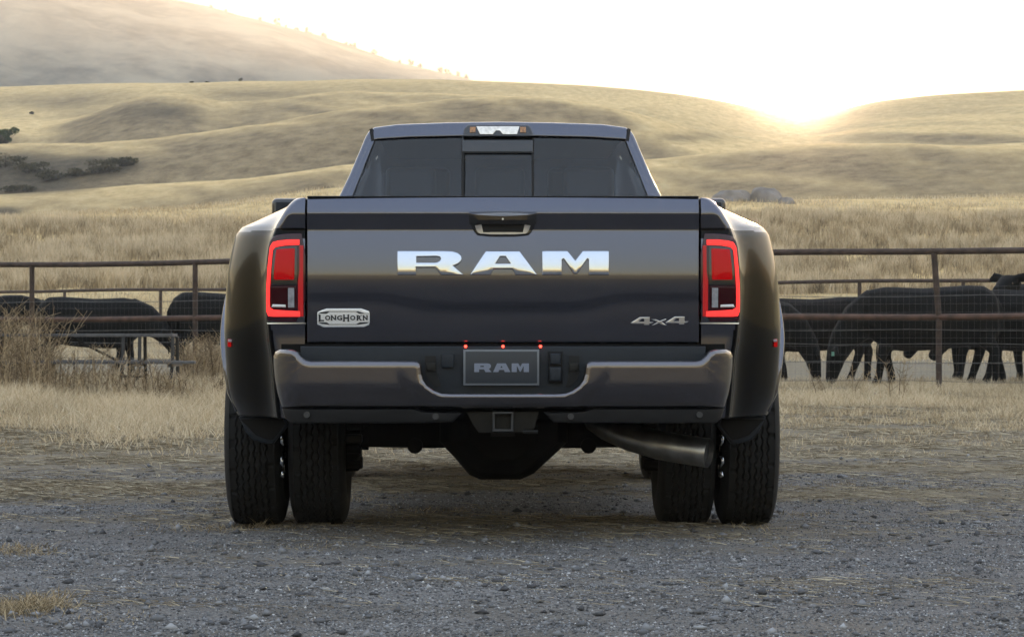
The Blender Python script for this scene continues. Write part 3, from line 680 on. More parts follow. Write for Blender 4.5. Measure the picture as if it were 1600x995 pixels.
# step pad behind and the recess
pad = PT([(470, 541), (1102, 541), (1102, 571), (930, 571), (930, 632), (640, 632), (640, 571), (470, 571)], -.02)
stp = slab('step_pad', pad, -.035, .04, M['plastic_blue'], truck, r=.004, back=True)
def pad_box(nm, a, yf, m, r=.003, par=stp, yb=-.02): return slab(nm, PT([(a[0], a[1]), (a[2], a[1]), (a[2], a[3]), (a[0], a[3])], yf), yf, yb, m, par, r=r)
pad_box('step_cover', (690, 553, 709, 574), -.055, M['plastic_blue'])
for P in ([(664, 556), (681, 556), (682, 580), (689, 603), (680, 605), (668, 592), (664, 580)], [(889, 556), (905, 556), (905, 580), (901, 594), (890, 604), (884, 604), (888, 590)]):
    slab('light_pocket', PT(P, -.04), -.041, -.03, M['gap'], stp, r=0)
for px in (673, 896): pad_box('plate_lamp', (px - 7, 567, px + 8, 579), -.05, M['frame_metal'])
pad_box('trailer_socket', (857, 549, 879, 598), -.055, M['plastic'])
pad_box('socket_cover', (860, 552, 876, 569), -.075, M['plastic_blue'], .005)
pad_box('socket_cover', (859, 573, 877, 595), -.072, M['plastic_blue'], .006)
for px in (700, 865, 760, 820): pass
# licence plate
pl = slab('licence_plate', smooth_loop(PT([(724, 546), (842.5, 546), (842.5, 602), (724, 602)], -.06), 0), -.062, -.05, M['plate_rim'], truck, r=.001)
slab('plate_face', PT([(727.3, 549), (839.3, 549), (839.3, 598.6), (727.3, 598.6)], -.063), -.0635, -.06, M['plate'], pl, r=.0005)
def platecv(p):
    return T(741 + (p[0] - 90) / 1430 * 85.5, 567.5 + (p[1] - 95) / 163 * 13.6, -.065)
for nm, a, hh in (('plate_letter', RL, [[(250, 140), (330, 140), (350, 152), (330, 164), (250, 164)]]), ('plate_letter', AL, [[(792, 148), (812, 148), (830, 178), (774, 178)]]), ('plate_letter', ML, [])):
    slab(nm, [platecv(p) for p in a], -.0655, -.062, M['plate_text'], pl, holes=[[platecv(p) for p in h] for h in hh], r=0)
for px in (727.5, 786, 844.5):
    x, z = T(px, 541, -.03); MB().tube([(x, -.045, z), (x, -.02, z)], .0062, 10).build('marker_light', M['spot'], truck, smooth=40)

# ---- hitch receiver
hp = PT([(728, 643), (842, 643), (836, 668), (828, 676), (748, 676), (738, 662)], -.06)
ht = slab('hitch_bracket', hp, -.05, -.03, M['frame_metal'], truck, r=.003, back=True)
sq = PT([(769.5, 643), (802, 643), (802, 674), (769.5, 674)], -.10); sqi = PT([(773, 646.5), (798.5, 646.5), (798.5, 670.5), (773, 670.5)], -.10)
slab('receiver_tube', sq, -.10, .15, M['satin_dark'], ht, holes=[list(sqi)], r=.002)
MB().box(-.05, .05, .13, .15, .42, .56).build('receiver_end', M['gap'], ht)
for px in (757, 815):
    x, z = T(px, 656, -.05); MB().tube([(x, -.0535, z), (x, -.045, z)], .007, 10).build('bolt_hole', M['gap'], ht)
x, z = T(829, 674, -.05); MB().tube([(x - .03, -.06, z), (x + .03, -.06, z)], .008, 8).build('safety_loop', M['frame_metal'], ht)

# ---- exhaust
pp = [(T(930, 655, .55), .55), (T(950, 668, .45), .45), (T(985, 683, .33), .33), (T(1030, 695, .22), .22), (T(1070, 702, .16), .16), (T(1107, 707.5, .12), .12)]
path = [(p[0], y, p[1]) for p, y in pp]
mb = MB(); mb.tube(path, [.052, .055, .058, .060, .060, .060], 24, cap=False)
ex = mb.build('exhaust_pipe', M['pipe'], truck, smooth=60)
e = Vector(path[-1]); d_ = (e - Vector(path[-2])).normalized()
MB().tube([e - d_ * .02, e - d_ * .018], [.057, .057], 24).build('exhaust_opening', M['gap'], ex)
MB().tube([e - d_ * .008, e + d_ * .002], [.0615, .0605], 24, cap=False).build('exhaust_rim', M['pipe'], ex, smooth=60)

# ---- running gear
ax = MB().tube([(-1.0, 1.13, .405), (-.35, 1.13, .40), (.35, 1.13, .40), (1.0, 1.13, .405)], [.06, .068, .068, .06], 16)
axle = ax.build('rear_axle', M['under'], truck, smooth=40)
rg = []
for yy, sc in ((.78, .55), (.84, .86), (.95, 1.0), (1.13, 1.06), (1.35, .8), (1.6, .3)):
    cz = .405; rg.append([(x * sc * 1.0 - .02 * 0, yy, cz + (z - cz) * sc) for x, z in PT([(690, 650), (690, 690), (712, 712), (736, 740), (752, 747), (812, 747), (832, 738), (856, 716), (884, 690), (884, 650), (840, 630), (730, 630)], 1.0)])
MB().ring_loft(rg).build('differential', M['under'], axle, smooth=25)
for sg in (-1, 1):
    x = sg * .615
    MB().box(x - .035, x + .035, .30, 2.0, .44, .50).build('leaf_spring', M['under'], truck, bevel=.01)
    MB().box(min(sg * .628, sg * .72), max(sg * .628, sg * .72), 1.0, 1.25, .235, .46).build('spring_plate', M['under'], truck, bevel=.012)
    for zz in (.265, .33, .40): MB().tube([(sg * .622, .98, zz), (sg * .70, .98, zz)], .018, 8).build('spring_bolt', M['under'], truck)
    for yy_, z0_, z1_ in ((.97, .47, .56), (.93, .36, .40), (1.0, .245, .30)): MB().box(min(sg * .615, sg * .705), max(sg * .615, sg * .705), yy_, yy_ + .07, z0_, z1_).build('spring_clamp', M['frame_metal'], truck, bevel=.008)
    MB().tube([(sg * .385, 1.12, .345), (sg * .385, 1.05, .345)], .035, 12).tube([(sg * .385, 1.08, .33), (sg * .40, 1.2, .85)], .025, 10).build('shock_absorber', M['under'], truck, smooth=40)
    MB().box(sg * .46 - .04, sg * .46 + .04, .02, 5.9, .52, .68).build('frame_rail', M['under'], truck, bevel=.008)
MB().box(-.9, .9, .02, .12, .55, .80).box(-.6, .6, .45, .52, .48, .66).build('rear_crossmember', M['under'], truck)
MB().lathe_x([(.20, -.1), (.37, -.11), (.39, -.05), (.39, .05), (.37, .11), (.20, .1)], (0, 0, 0), 32).build('spare_tyre', M['under'], truck, smooth=40).matrix_local = Matrix.Translation((0, .62, .60)) @ Matrix.Rotation(R(90), 4, 'Y')
MB().box(-.66, -.05, 1.6, 3.0, .36, .62).box(.05, .62, 1.9, 2.6, .38, .60).box(-.70, .70, 3.4, 3.5, .38, .60).build('fuel_tank', M['under'], truck, bevel=.03)
MB().tube([(0, 1.3, .42), (0, 4.2, .50)], .045, 10).build('drive_shaft', M['under'], truck)
MB().box(-.34, .34, 4.2, 5.9, .40, .95).build('engine_and_gearbox', M['under'], truck, bevel=.05)

# ---- tyres and wheels
def tyre_mesh():
    r0, w = .402, .126; NS = 288
    prof = [(-.098, .235), (-.118, .262), (-.1255, .30), (-.124, .335), (-.116, .366), (-.106, .384), (-.098, .393)]
    xs = np.linspace(-.092, .092, 85); V = []; rows = []
    gr = (-.064, -.0385, -.0128, .0128, .0385, .064)
    for k in range(NS):
        th = 2 * math.pi * k / NS; c, s = math.cos(th), math.sin(th); ph = k / NS * 48 * 2 * math.pi; row = []
        tri = (2 / math.pi) * math.asin(math.sin(ph))
        def ad(x, r): row.append(len(V)); V.append((x, r * c, r * s))
        for x, r in prof: ad(x, r)
        for x in xs:
            rr = r0 - .010 * (x / .092) ** 2
            for gi, g_ in enumerate(gr):
                gx = g_ + .0058 * tri * (1 if gi % 2 else -1)
                if abs(x - gx) < .0036: rr -= .010 if abs(x - gx) < .0024 else .005
            if abs(x) > .070 and ((k + (3 if x > 0 else 0)) % 13) < 2: rr -= .007
            elif abs(x) < .058 and ((k + int(x * 60)) % 13) == 5 and (abs(x) % .04) > .012 and (abs(x) % .04) < .03: rr -= .004
            ad(x, rr)
        for x, r in reversed(prof): ad(-x, r)
        rows.append(row)
    n = len(rows[0]); idx = np.array(rows); a = idx; b = np.roll(idx, -1, 0)
    Fq = np.stack([a[:, :-1], a[:, 1:], b[:, 1:], b[:, :-1]], -1).reshape(-1, 4)
    me = bpy.data.meshes.new('tyre'); me.from_pydata(V, [], Fq.tolist()); bm = bmesh.new(); bm.from_mesh(me); bmesh.ops.recalc_face_normals(bm, faces=bm.faces); bm.to_mesh(me); bm.free()
    finish(me, M['rubber'], 32); return me
tm = tyre_mesh()
def rim_parts(parent, face):               # face: +1 dish opens to +X
    mb = MB().lathe_x([(.238, -.10), (.225, -.09), (.215, 0), (.225, .09), (.238, .10)], (0, 0, 0), 40)
    mb.lathe_x([(.216, face * .06), (.205, face * .075), (.12, face * .085), (.115, face * .05), (.0, face * .05)], (0, 0, 0), 40)
    o = mb.build('rim', M['frame_metal'], parent, smooth=40)
    for k in range(8):
        a = 2 * math.pi * (k + .3) / 8
        p = [(-face * .103, .168 * math.cos(a) + .026 * math.cos(b), .168 * math.sin(a) + .026 * math.sin(b)) for b in lin(0, 2 * math.pi, 9)]
        MB().tube(p, .0085, 6, cap=False).build('hand_hole_ring', M['chrome'], o, smooth=60)
    return o
wz = .389
for sg in (-1, 1):
    for wx in (1.082, .806):
        w = empty('wheel'); w.parent = truck; w.location = (sg * wx, 1.13, wz); w.rotation_euler = (R(17 * wx * 10), 0, 0)
        link(bpy.data.objects.new('tyre', tm), w); rim_parts(w, sg if wx > 1 else -sg)
    w = empty('wheel'); w.parent = truck; w.location = (sg * .955, 4.95, wz)
    link(bpy.data.objects.new('tyre', tm), w); rim_parts(w, sg)
    # chrome faces glimpsed between the dual tyres
    for px, py, a in ((440.5, 687, 1.0), (440.5, 720, 1.0), (441.5, 741, .6)):
        x, z = T(px, py, .75); x = sg * abs(x)
        MB().tube([(x - sg * .012, .76, z + .022 * a), (x, .75, z + .012 * a), (x + sg * .002, .75, z - .008 * a), (x - sg * .006, .755, z - .024 * a)], [.003, .008, .009, .003], 8).build('wheel_nut_cover', M['chrome'], truck, smooth=50)

# ---- cab
def cab_sec(yy, top, belt_w, zb=.62, roof_w=.64, zbelt=1.20):
    """half section, from sill to roof centre"""
    return [(belt_w - .02, zb), (belt_w + .0, .9), (belt_w, zbelt), (belt_w - .012, 1.32), (belt_w - .075, 1.46), (belt_w - .165, 1.46 + (top - 1.46) * .40), (belt_w - .225, 1.46 + (top - 1.46) * .70), (roof_w + .03, top - .048), (roof_w - .01, top - .022), (roof_w - .10, top - .010), (roof_w * .45, top - .002), (0, top)]
# rear wall outline measured at the glass plane
def rake(z): return 2.58 + (z - 1.40) * .42
half_o = [(527, 307), (545, 270), (562, 230), (570, 211), (576, 202), (584, 197), (620, 192.5), (700, 190), (781.5, 189)]
outR = [T(a, b, rake(1.4 + (305 - b) / 310)) for a, b in half_o]
outR = [(-.93, 1.05), (-.905, 1.36)] + outR
outR[-1] = (0, outR[-1][1]); outl_ = outR + [(-x, z) for x, z in reversed(outR[:-1])]
gl = [T(a, b, 2.7) for a, b in ((551, 330), (551.5, 305), (570, 253), (584, 219), (640, 216), (720, 214.5), (781.5, 214))]
gl[-1] = (0, gl[-1][1]); glh = gl + [(-x, z) for x, z in reversed(gl[:-1])]
def rk(x, y, z): return (x, y + rake(z) + .05 * (x / .8) ** 2, z)
cabp = empty('cab'); cabp.parent = truck
cuts = dict(xcuts=lin(-.8, .8, 17), zcuts=lin(1.1, 1.88, 14))
slab('rear_frame', densify(outl_, .04), -.01, .05, M['paint'], cabp, holes=[densify(glh, .05)], r=.02, seg=5, deform=rk, smooth=50, xcuts=lin(-.84, .84, 23), zcuts=lin(1.1, 1.9, 30))
# lighter inner pillar strip beside the glass
strip = [T(a, b, 2.68) for a, b in ((541, 307), (551, 307), (583.5, 219), (577.5, 214))]
for sg in (-1, 1): slab('window_pillar', strip if sg < 0 else mir(strip), -.018, 0, M['paint'], cabp, r=.004, zcuts=lin(1.55, 1.8, 6), deform=rk)
for sg in (-1, 1):
    P = [T(a, b, 2.68) for a, b in ((575.5, 200), (580.5, 197.5), (583.5, 217), (579, 219))]
    slab('panel_seam', P if sg < 0 else mir(P), -.020, 0, M['gap'], cabp, r=0, deform=rk)
gside = [T(a, b, 2.7) for a, b in ((551, 330), (551.5, 305), (570, 253), (584, 219), (640, 216), (721, 214.5), (721, 330))]
gr_ = [(-x, z) for x, z in gside[:-2]] + [T(834.5, 214.5, 2.7), T(834.5, 330, 2.7)]
for sg in (-1, 1): slab('rear_window', gside if sg < 0 else gr_, .0, .006, M['glass'], cabp, r=0, deform=rk, xcuts=lin(-.7, .7, 15), zcuts=lin(1.5, 1.8, 6))
cw = [T(a, b, 2.7) for a, b in ((727, 330), (727, 239), (832, 239), (832, 330))]
slab('slider_window', cw, .004, .010, M['glass'], cabp, r=0, deform=rk)
hd = [T(a, b, 2.7) for a, b in ((722, 238), (722, 212), (833, 212), (833, 238))]
slab('window_header', hd, -.006, .012, M['gloss_black'], cabp, r=.002, deform=rk)
for a in (721.5, 830.5):
    P = [T(p, q, 2.7) for p, q in ((a, 330), (a, 236), (a + 4.0, 236), (a + 4.0, 330))]
    slab('window_divider', P, -.004, .012, M['gap'], cabp, r=.001, deform=rk)
P = [T(p, q, 2.7) for p, q in ((722, 236), (833, 236), (833, 239), (722, 239))]
slab('window_divider', P, -.008, .012, M['gap'], cabp, r=.001, deform=rk)
# high brake lamp
hl = [T(p, q, 2.68) for p, q in ((723, 212), (725, 200), (731, 193.5), (826, 193.5), (831, 200), (834, 212))]
cl = slab('cargo_lamp', hl, -.030, .02, M['gloss_black'], cabp, r=.006, deform=rk, zcuts=[1.86])
lens = [T(p, q, 2.68) for p, q in ((744, 196), (812, 196), (808, 209), (786, 209), (781, 203), (775, 203), (770, 209), (750, 209))]
slab('lamp_lens', lens, -.034, -.02, M['cargo'], cl, r=.002, deform=rk)
for a, b in ((734, 743), (813, 822)):
    P = [T(p, q, 2.68) for p, q in ((a, 197), (b, 197), (b, 206), (a, 206))]
    slab('amber_lens', P, -.033, -.02, M['amber'], cl, r=.001, deform=rk)

# cab shell from the rear wall forward
def sec_pts(yy):
    top = 1.907 - .012 * ((yy - 3.5) / 1.0) ** 2 if yy < 4.0 else 1.907 - .012 * .25 - .40 * max(0, yy - 4.25) ** 1.15
    hs_ = [(-.955, .60), (-.96, .9), (-.96, 1.18)] + outR[1:]
    out = []
    tt = 1.907
    for x, z in hs_:
        k = max(0, (z - 1.36)) / (tt - 1.36); zz = z + (top - tt) * k; wf = 1 + .035 * ss(2.7, 3.3, yy) * (1 if z > 1.36 else .3); out.append((x * wf, zz))
    return out
rings = []
ys_ = [0, .06, .2, .5, 1.0, 1.4, 1.6, 1.9, 2.2, 2.5]
for dy in ys_:
    hp_ = sec_pts(2.72 + dy); P = hp_ + [(-x, z) for x, z in reversed(hp_[:-1])]
    rings.append([(x, (rake(z) if z > 1.2 else rake(1.2)) + .045 + .05 * (x / .8) ** 2 + dy * (1.0 if dy > .3 else 1.0), z) for x, z in P])
sh = MB(); n = len(rings[0]); v = [p for r_ in rings for p in r_]; f = []
for k in range(len(rings) - 1):
    for i in range(n - 1):
        zc = (v[k * n + i][2] + v[k * n + i + 1][2]) / 2
        side = 1.40 < zc < 1.84
        if side and k in (2, 3, 4, 5, 6, 7, 8): continue     # side window openings
        f.append((k * n + i, k * n + i + 1, (k + 1) * n + i + 1, (k + 1) * n + i))
sh.add(v, f); sh.build('roof_and_doors', M['paint_shaded'], cabp, smooth=30)
sg_ = MB(); vv = [(x * .985, y, z) for x, y, z in v]; ff = []
for k in range(2, 9):
    for i in range(n - 1):
        zc = (v[k * n + i][2] + v[k * n + i + 1][2]) / 2
        if 1.40 < zc < 1.84: ff.append((k * n + i, k * n + i + 1, (k + 1) * n + i + 1, (k + 1) * n + i))
sg_.add(vv, ff); sg_.build('side_window', M['glass_clear'], cabp, smooth=30)
for sg in (-1, 1):
    for y in (3.9, 5.0): 
        MB().tube([(sg * .935, y, 1.38), (sg * .84, y, 1.56), (sg * .735, y, 1.78)], .025, 6).build('door_pillar', M['gap'], cabp)
        MB().box(sg * .985 - .012, sg * .985 + .012, y - .45, y - .22, 1.13, 1.17).build('door_handle', M['chrome'], cabp, bevel=.006)
MB().add([(-.70, 4.95, 1.79), (.70, 4.95, 1.79), (.86, 5.65, 1.36), (-.86, 5.65, 1.36)], [(0, 1, 2, 3)]).build('windscreen', M['glass_clear'], cabp)
# front body
rg = []
for yy, hw, top in ((4.4, .94, 1.36), (5.0, .97, 1.38), (5.5, .99, 1.38), (6.0, .99, 1.34), (6.2, .95, 1.28), (6.28, .88, 1.15)):
    rg.append([(-hw, yy, .62), (-hw, yy, 1.10), (-hw + .06, yy, top - .10), (-hw + .2, yy, top - .02), (0, yy, top), (hw - .2, yy, top - .02), (hw - .06, yy, top - .10), (hw, yy, 1.10), (hw, yy, .62)])
MB().ring_loft(rg).build('front_body', M['paint_shaded'], truck, smooth=35)
MB().box(-.95, .95, 6.25, 6.42, .50, .78).build('front_bumper', M['chrome'], truck, bevel=.04, seg=3)
MB().box(-.90, .90, 2.7, 5.4, .56, .62).build('cab_floor', M['under'], truck)
# mirrors
for sg in (-1, 1):
    x0, x1 = sg * 1.02, sg * 1.285
    mm_ = MB().box(min(x0, x1), max(x0, x1), 4.42, 4.54, 1.30, 1.606).build('door_mirror', M['gloss_black'], truck, bevel=.03, seg=4)
    MB().box(min(sg * 1.05, sg * 1.26), max(sg * 1.05, sg * 1.26), 4.414, 4.424, 1.34, 1.585).build('mirror_glass', M['plastic_blue'], mm_, bevel=.01)
    MB().tube([(sg * .95, 4.5, 1.40), (sg * 1.06, 4.48, 1.42)], .03, 8).build('mirror_arm', M['plastic'], mm_)
# seats
def seat(x, y, w, ztop, hr=True):
    s_ = empty('seat'); s_.parent = cabp; s_.location = (x, y, 0)
    MB().ring_loft([[(a * w, yy, z) for a, yy, z in ((-.5, .0, zz), (.5, .0, zz), (.48, -.12, zz), (-.48, -.12, zz))] for zz in (.95, ztop - .05, ztop)]).build('backrest', M['seat'], s_, bevel=.03)
    MB().box(-w / 2, w / 2, 0, .5, .85, .98).build('cushion', M['seat'], s_, bevel=.03)
    if hr:
        MB().box(-.13, .13, -.10, -.02, ztop + .03, ztop + .20).build('headrest', M['seat'], s_, bevel=.03, seg=3)
for x in (-.46, 0, .46): seat(x, 3.15, .44, 1.50, True)
for x in (-.40, .40): seat(x, 4.25, .52, 1.56, True)
MB().box(-.8, .8, 5.0, 5.4, .9, 1.30).build('dashboard', M['seat'], cabp, bevel=.04)
MB().box(-.12, .12, 4.86, 4.90, 1.62, 1.69).build('rear_view_mirror', M['seat'], cabp, bevel=.02)
MB().box(-.62, .62, 2.9, 4.6, 1.835, 1.85).build('headliner', M['seat'], cabp)

# ------------------------------------------------------------------ pipe fences, wire
def fence(p0, p1, posts, height, group, label, zs_rails, rp, rr, wires, post_names=('post', 'rail'), mesh_step=.08, lean=()):
    p0 = Vector((*p0, 0)); p1 = Vector((*p1, 0)); d = (p1 - p0).normalized()
    root = tag(empty('pipe_fence', (p0.x, p0.y, gz(p0.x, p0.y))), label, 'fence', group); b = root.location.copy()
    def P(t, z): q_ = p0 + d * t; return Vector((q_.x, q_.y, z)) - b
    for i, t in enumerate(posts):
        q_ = p0 + d * t; g0 = gz(q_.x, q_.y); ln = lean[i] if i < len(lean) else 0
        MB().tube([P(t, g0 - .1), P(t, g0 + height * .5), P(t - ln, height + .1)], rp, 10).build('post', M['rail'], root, smooth=50)
    L = (p1 - p0).length
    for k, z in enumerate(zs_rails):
        pts = [P(t, z + .014 * math.sin(t * .9 + k)) for t in np.arange(0, L + 1.5, 1.5)]
        MB().tube(pts, rr, 10).build('rail', M['rail'] if k == 0 else M['rail_mid'], root, smooth=50)
    for z in wires:
        pts = [P(t, z + .012 * math.sin(t * 2.1 + z * 9)) + Vector((0, -.05, 0)) for t in np.arange(0, L + 1, 1.0)]
        MB().tube(pts, .0038, 4).build('wire', M['wire'], root)
    mb = MB(); z0, z1 = .12, zs_rails[0] - .45
    for t in np.arange(0, L, mesh_step):
        q_ = p0 + d * t; mb.tube([P(t, gz(q_.x, q_.y) + .05) + Vector((0, -.04, 0)), P(t, z1) + Vector((0, -.04, 0))], .0009, 3, cap=False)
    for z in np.arange(z0, z1, .11): mb.tube([P(0, z) + Vector((0, -.045, 0)), P(L, z) + Vector((0, -.045, 0))], .0010, 3, cap=False)
    tag(mb.build('wire_mesh', M['wire'], root), kind='stuff')
    return root
A0, A1 = Vector((-10.2, 44.76)), Vector((9.0, 33.9)); Ld = (A1 - A0).length
def t_on(A, B, px):
    u = (px - CX) / F; d = (B - A).normalized(); return (u * A.y - A.x) / (d.x - u * d.y)
pst = [t_on(A0, A1, px) for px in (50, 305, 480, 720, 960, 1150, 1467)]
fence(A0, A1, pst, 1.83, 'pipe fences of the cattle pen', 'rusty brown pipe fence with wire mesh, the near one, in front of the cattle', [1.905, 1.06], .040, .043, [.22, .46, .70, .88, 1.32], lean=(.0, .0, 0, 0, 0, 0, .07))
B0, B1 = Vector((-16.5, 74.9)), Vector((13.5, 54.1))
pst2 = [t_on(B0, B1, px) for px in (-60, 101, 251, 420, 600, 780, 960, 1150, 1343, 1505)]
fence(B0, B1, pst2, 1.80, 'pipe fences of the cattle pen', 'thin brown pipe fence with wire mesh, the far one, behind the cattle', [1.92], .040, .040, [.5, 1.0, 1.45], mesh_step=.2)

# ------------------------------------------------------------------ cattle
def ring_el(c, ax, hw, hh, n=14, up=(0, 0, 1), flat=0.):
    ax = Vector(ax).normalized(); up = Vector(up); s_ = ax.cross(up).normalized(); u_ = s_.cross(ax).normalized(); out = []
    for k in range(n):
        a = 2 * math.pi * k / n; ca, sa = math.cos(a), math.sin(a)
        e = .82; ca = math.copysign(abs(ca) ** e, ca); sa = math.copysign(abs(sa) ** e, sa)
        out.append(Vector(c) + s_ * ca * hw + u_ * sa * hh)
    return out
def limb(mb, pts, rad, n=10):
    rings = []
    for i, p in enumerate(pts):
        a = Vector(pts[max(i - 1, 0)]); b2 = Vector(pts[min(i + 1, len(pts) - 1)]); ax = (b2 - a)
        up = (1, 0, 0) if abs(ax.normalized().z) > .6 else (0, 0, 1)
        r_ = rad[i]; rings.append(ring_el(p, ax, r_ if not hasattr(r_, '__len__') else r_[0], r_ if not hasattr(r_, '__len__') else r_[1], n, up))
    mb.ring_loft(rings)
def cow(px, d, head_dir, pose, label, scale=1.0, legs=(0, 0, 0, 0), tagc=None, hide='cow', turn=0., seed=0):
    """px: column of the rump-to-shoulder middle; head_dir +1 right, -1 left; pose: graze, low, level, up"""
    x0 = (px - CX) / F * d; g0 = gz(x0, d)
    root = tag(empty('cow', (x0, d, g0), R((0 if head_dir > 0 else 180) + turn)), label, 'cow', 'black cattle in the pen')
    root.scale = (scale,) * 3
    mb = MB()
    tr_ = [(-1.02, .88, .12, .20), (-.97, .93, .23, .33), (-.82, .96, .30, .40), (-.60, .95, .34, .42), (-.30, .92, .37, .43), (.0, .90, .38, .43), (.28, .90, .37, .44), (.50, .92, .33, .43), (.66, .96, .27, .36), (.80, 1.00, .21, .28)]
    mb.ring_loft([ring_el((x, 0, z), (1, 0, 0), w_, h_) for x, z, w_, h_ in tr_])
    nk = {'graze': [(.60, 1.02), (.88, .86), (1.08, .62), (1.17, .42)], 'low': [(.60, 1.02), (.90, .95), (1.12, .80), (1.22, .68)], 'level': [(.60, 1.04), (.88, 1.10), (1.10, 1.13), (1.20, 1.14)], 'up': [(.58, 1.02), (.80, 1.14), (.98, 1.28), (1.06, 1.35)]}[pose]
    limb(mb, [(x, 0, z) for x, z in nk], [(.21, .33), (.18, .27), (.15, .19), (.13, .15)], 12)
    hx, hz_ = nk[-1]; hd = {'graze': (.22, -1), 'low': (.6, -.85), 'level': (1, -.35), 'up': (1, -.35)}[pose]; hv = Vector((hd[0], 0, hd[1])).normalized()
    hb_ = Vector((hx, 0, hz_)) - hv * .05
    hp_ = [hb_ + hv * t for t in (-.06, .06, .18, .30, .40, .45)]
    limb(mb, hp_, [(.09, .09), (.125, .135), (.115, .12), (.085, .095), (.078, .082), (.05, .05)], 12)
    legp = [(-.78, .17), (-.78, -.17), (.50, .16), (.50, -.16)]
    for i, (lx, ly) in enumerate(legp):
        o_ = legs[i]
        if i < 2: limb(mb, [(lx, ly * .8, .95), (lx + .08, ly, .74), (lx - .08 + o_ * .4, ly * 1.05, .48), (lx - .02 + o_ * .8, ly, .15), (lx + .0 + o_, ly, .0)], [(.15, .24), (.11, .18), (.062, .08), (.05, .056), (.062, .075)])
        else: limb(mb, [(lx, ly * .8, .92), (lx - .01, ly, .68), (lx + .02 + o_ * .4, ly, .40), (lx + o_ * .85, ly, .14), (lx + .03 + o_, ly, .0)], [(.14, .20), (.09, .13), (.062, .068), (.048, .053), (.060, .070)])
    limb(mb, [(-1.00, 0, 1.18), (-1.07, 0, 1.05), (-1.08, .02, .75), (-1.05, .03, .45), (-1.05, .03, .32)], [.03, .03, .018, .03, .012], 6)
    up_ = Vector((-hv.z, 0, hv.x)); 
    if up_.z < 0 and pose != 'graze': up_ = -up_
    if pose == 'graze': up_ = Vector((.97, 0, .2))
    ears = []
    for s_ in (-1, 1):
        e0 = hb_ + hv * .02 + up_ * .07 + Vector((0, s_ * .09, 0)); e1 = e0 + Vector((-.03, s_ * .13, .01)); e2 = e0 + Vector((-.05, s_ * .24, -.04))
        limb(mb, [e0, e1, e2], [(.035, .05), (.03, .085), (.012, .03)], 8); ears.append(e1)
    me = bpy.data.meshes.new('body'); me.from_pydata(mb.v, [], mb.f); bm = bmesh.new(); bm.from_mesh(me); bmesh.ops.recalc_face_normals(bm, faces=bm.faces); bm.to_mesh(me); bm.free(); me.materials.append(M[hide])
    o_ = link(bpy.data.objects.new('body', me), root)
    m1 = o_.modifiers.new('join', 'REMESH'); m1.mode = 'VOXEL'; m1.voxel_size = .026; m1.use_smooth_shade = True
    m2 = o_.modifiers.new('soft', 'SMOOTH'); m2.iterations = 5; m2.factor = .6
    if tagc:
        for s_, e in zip((-1, 1), ears):
            MB().box(-.006, .006, -.022, .022, -.036, .02).build('ear_tag', M[tagc], root).matrix_local = Matrix.Translation(e + Vector((-.03 if pose != 'graze' else .05, s_ * .04, -.03))) @ Matrix.Rotation(R(35), 4, 'Z')
    for s_ in (-1, 1):
        e = hb_ + hv * .16 + Vector((0, s_ * .112, 0)) + up_ * .04
        MB().tube([e, e + Vector((0, s_ * .008, 0))], .014, 8).build('eye', M['gloss_black'], root)
    return root
cow(-42, 47.5, 1, 'level', 'black cow at the left edge of the picture, cut off, behind the near fence', 1.0, (.05, -.1, 0, .1), turn=-5)
cow(150, 46, 1, 'low', 'black cow standing between the two left posts with its head lowered to the right', .97, (-.1, .1, .1, -.1), turn=-8, seed=1)
cow(362, 46.5, 1, 'graze', 'black cow beside the left fender of the truck, turned rump first', 1.03, (.05, -.15, 0, .1), turn=22)
cow(1160, 40.5, 1, 'graze', 'black cow half hidden behind the right fender of the truck', .90, (.1, -.1, .1, -.1), turn=8)
cow(1268, 41.5, -1, 'graze', 'small black cow grazing beside the right fender, the farthest of the right group', .93, (.15, -.1, -.1, .1), turn=-14, hide='cow2')
cow(1442, 38.2, -1, 'graze', 'largest black cow, grazing with its head at the ground just left of the right post', 1.02, (-.2, .12, .14, -.12), tagc='tag_g')
cow(1548, 42.5, -1, 'low', 'black cow behind the right post, mostly hidden by the two cows nearer the fence', .98, (.1, -.15, .1, 0), turn=16)
cow(1612, 39.0, -1, 'low', 'black cow with lowered head and pale ear tag, right of the right post', 1.0, (-.1, .12, .20, -.15), tagc='tag_w', turn=6)
cow(1632, 40.5, -1, 'up', 'black cow with raised head and green ear tag at the right edge', 1.06, (0, .1, .1, -.1), tagc='tag_g', turn=52)

# ------------------------------------------------------------------ picnic table in the weeds
tx, ty = (118 - CX) / F * 34, 34.0
tb = tag(empty('picnic_table', (tx, ty, gz(tx, ty)), R(2)), 'weathered grey picnic table standing in the dry weeds in front of the left fence', 'picnic table')
for k in range(5): MB().box(-1.22, 1.22, -.37 + k * .15, -.37 + k * .15 + .14, .70, .738).build('plank', M['wood'], tb, bevel=.005)
for y0 in (-.88, .62):
    for k in range(2): MB().box(-1.20 + (.18 if y0 < 0 else 0), 1.22 + (.30 if y0 < 0 else 0), y0 + k * .14, y0 + k * .14 + .13, .375, .41).build('bench_plank', M['wood'], tb, bevel=.005)
for x in (-.95, .62, .82, 1.22):
    MB().tube([(x, -.35, .70), (x, -.42, .35), (x - .04, -.55, 0)], .022, 8).build('leg', M['table_leg'], tb)
    MB().tube([(x, .35, .70), (x, .45, 0)], .022, 8).build('leg', M['table_leg'], tb)
for x in (-.9, .75, 1.22): MB().box(x - .025, x + .025, -.86, .86, .335, .375).build('bench_bar', M['table_leg'], tb)
MB().tube([(.55, -.2, .40), (-.02, -.2, .69)], .018, 6).build('brace', M['table_leg'], tb)
MB().tube([(-.75, -.2, .40), (-.2, -.2, .69)], .018, 6).build('brace', M['table_leg'], tb)
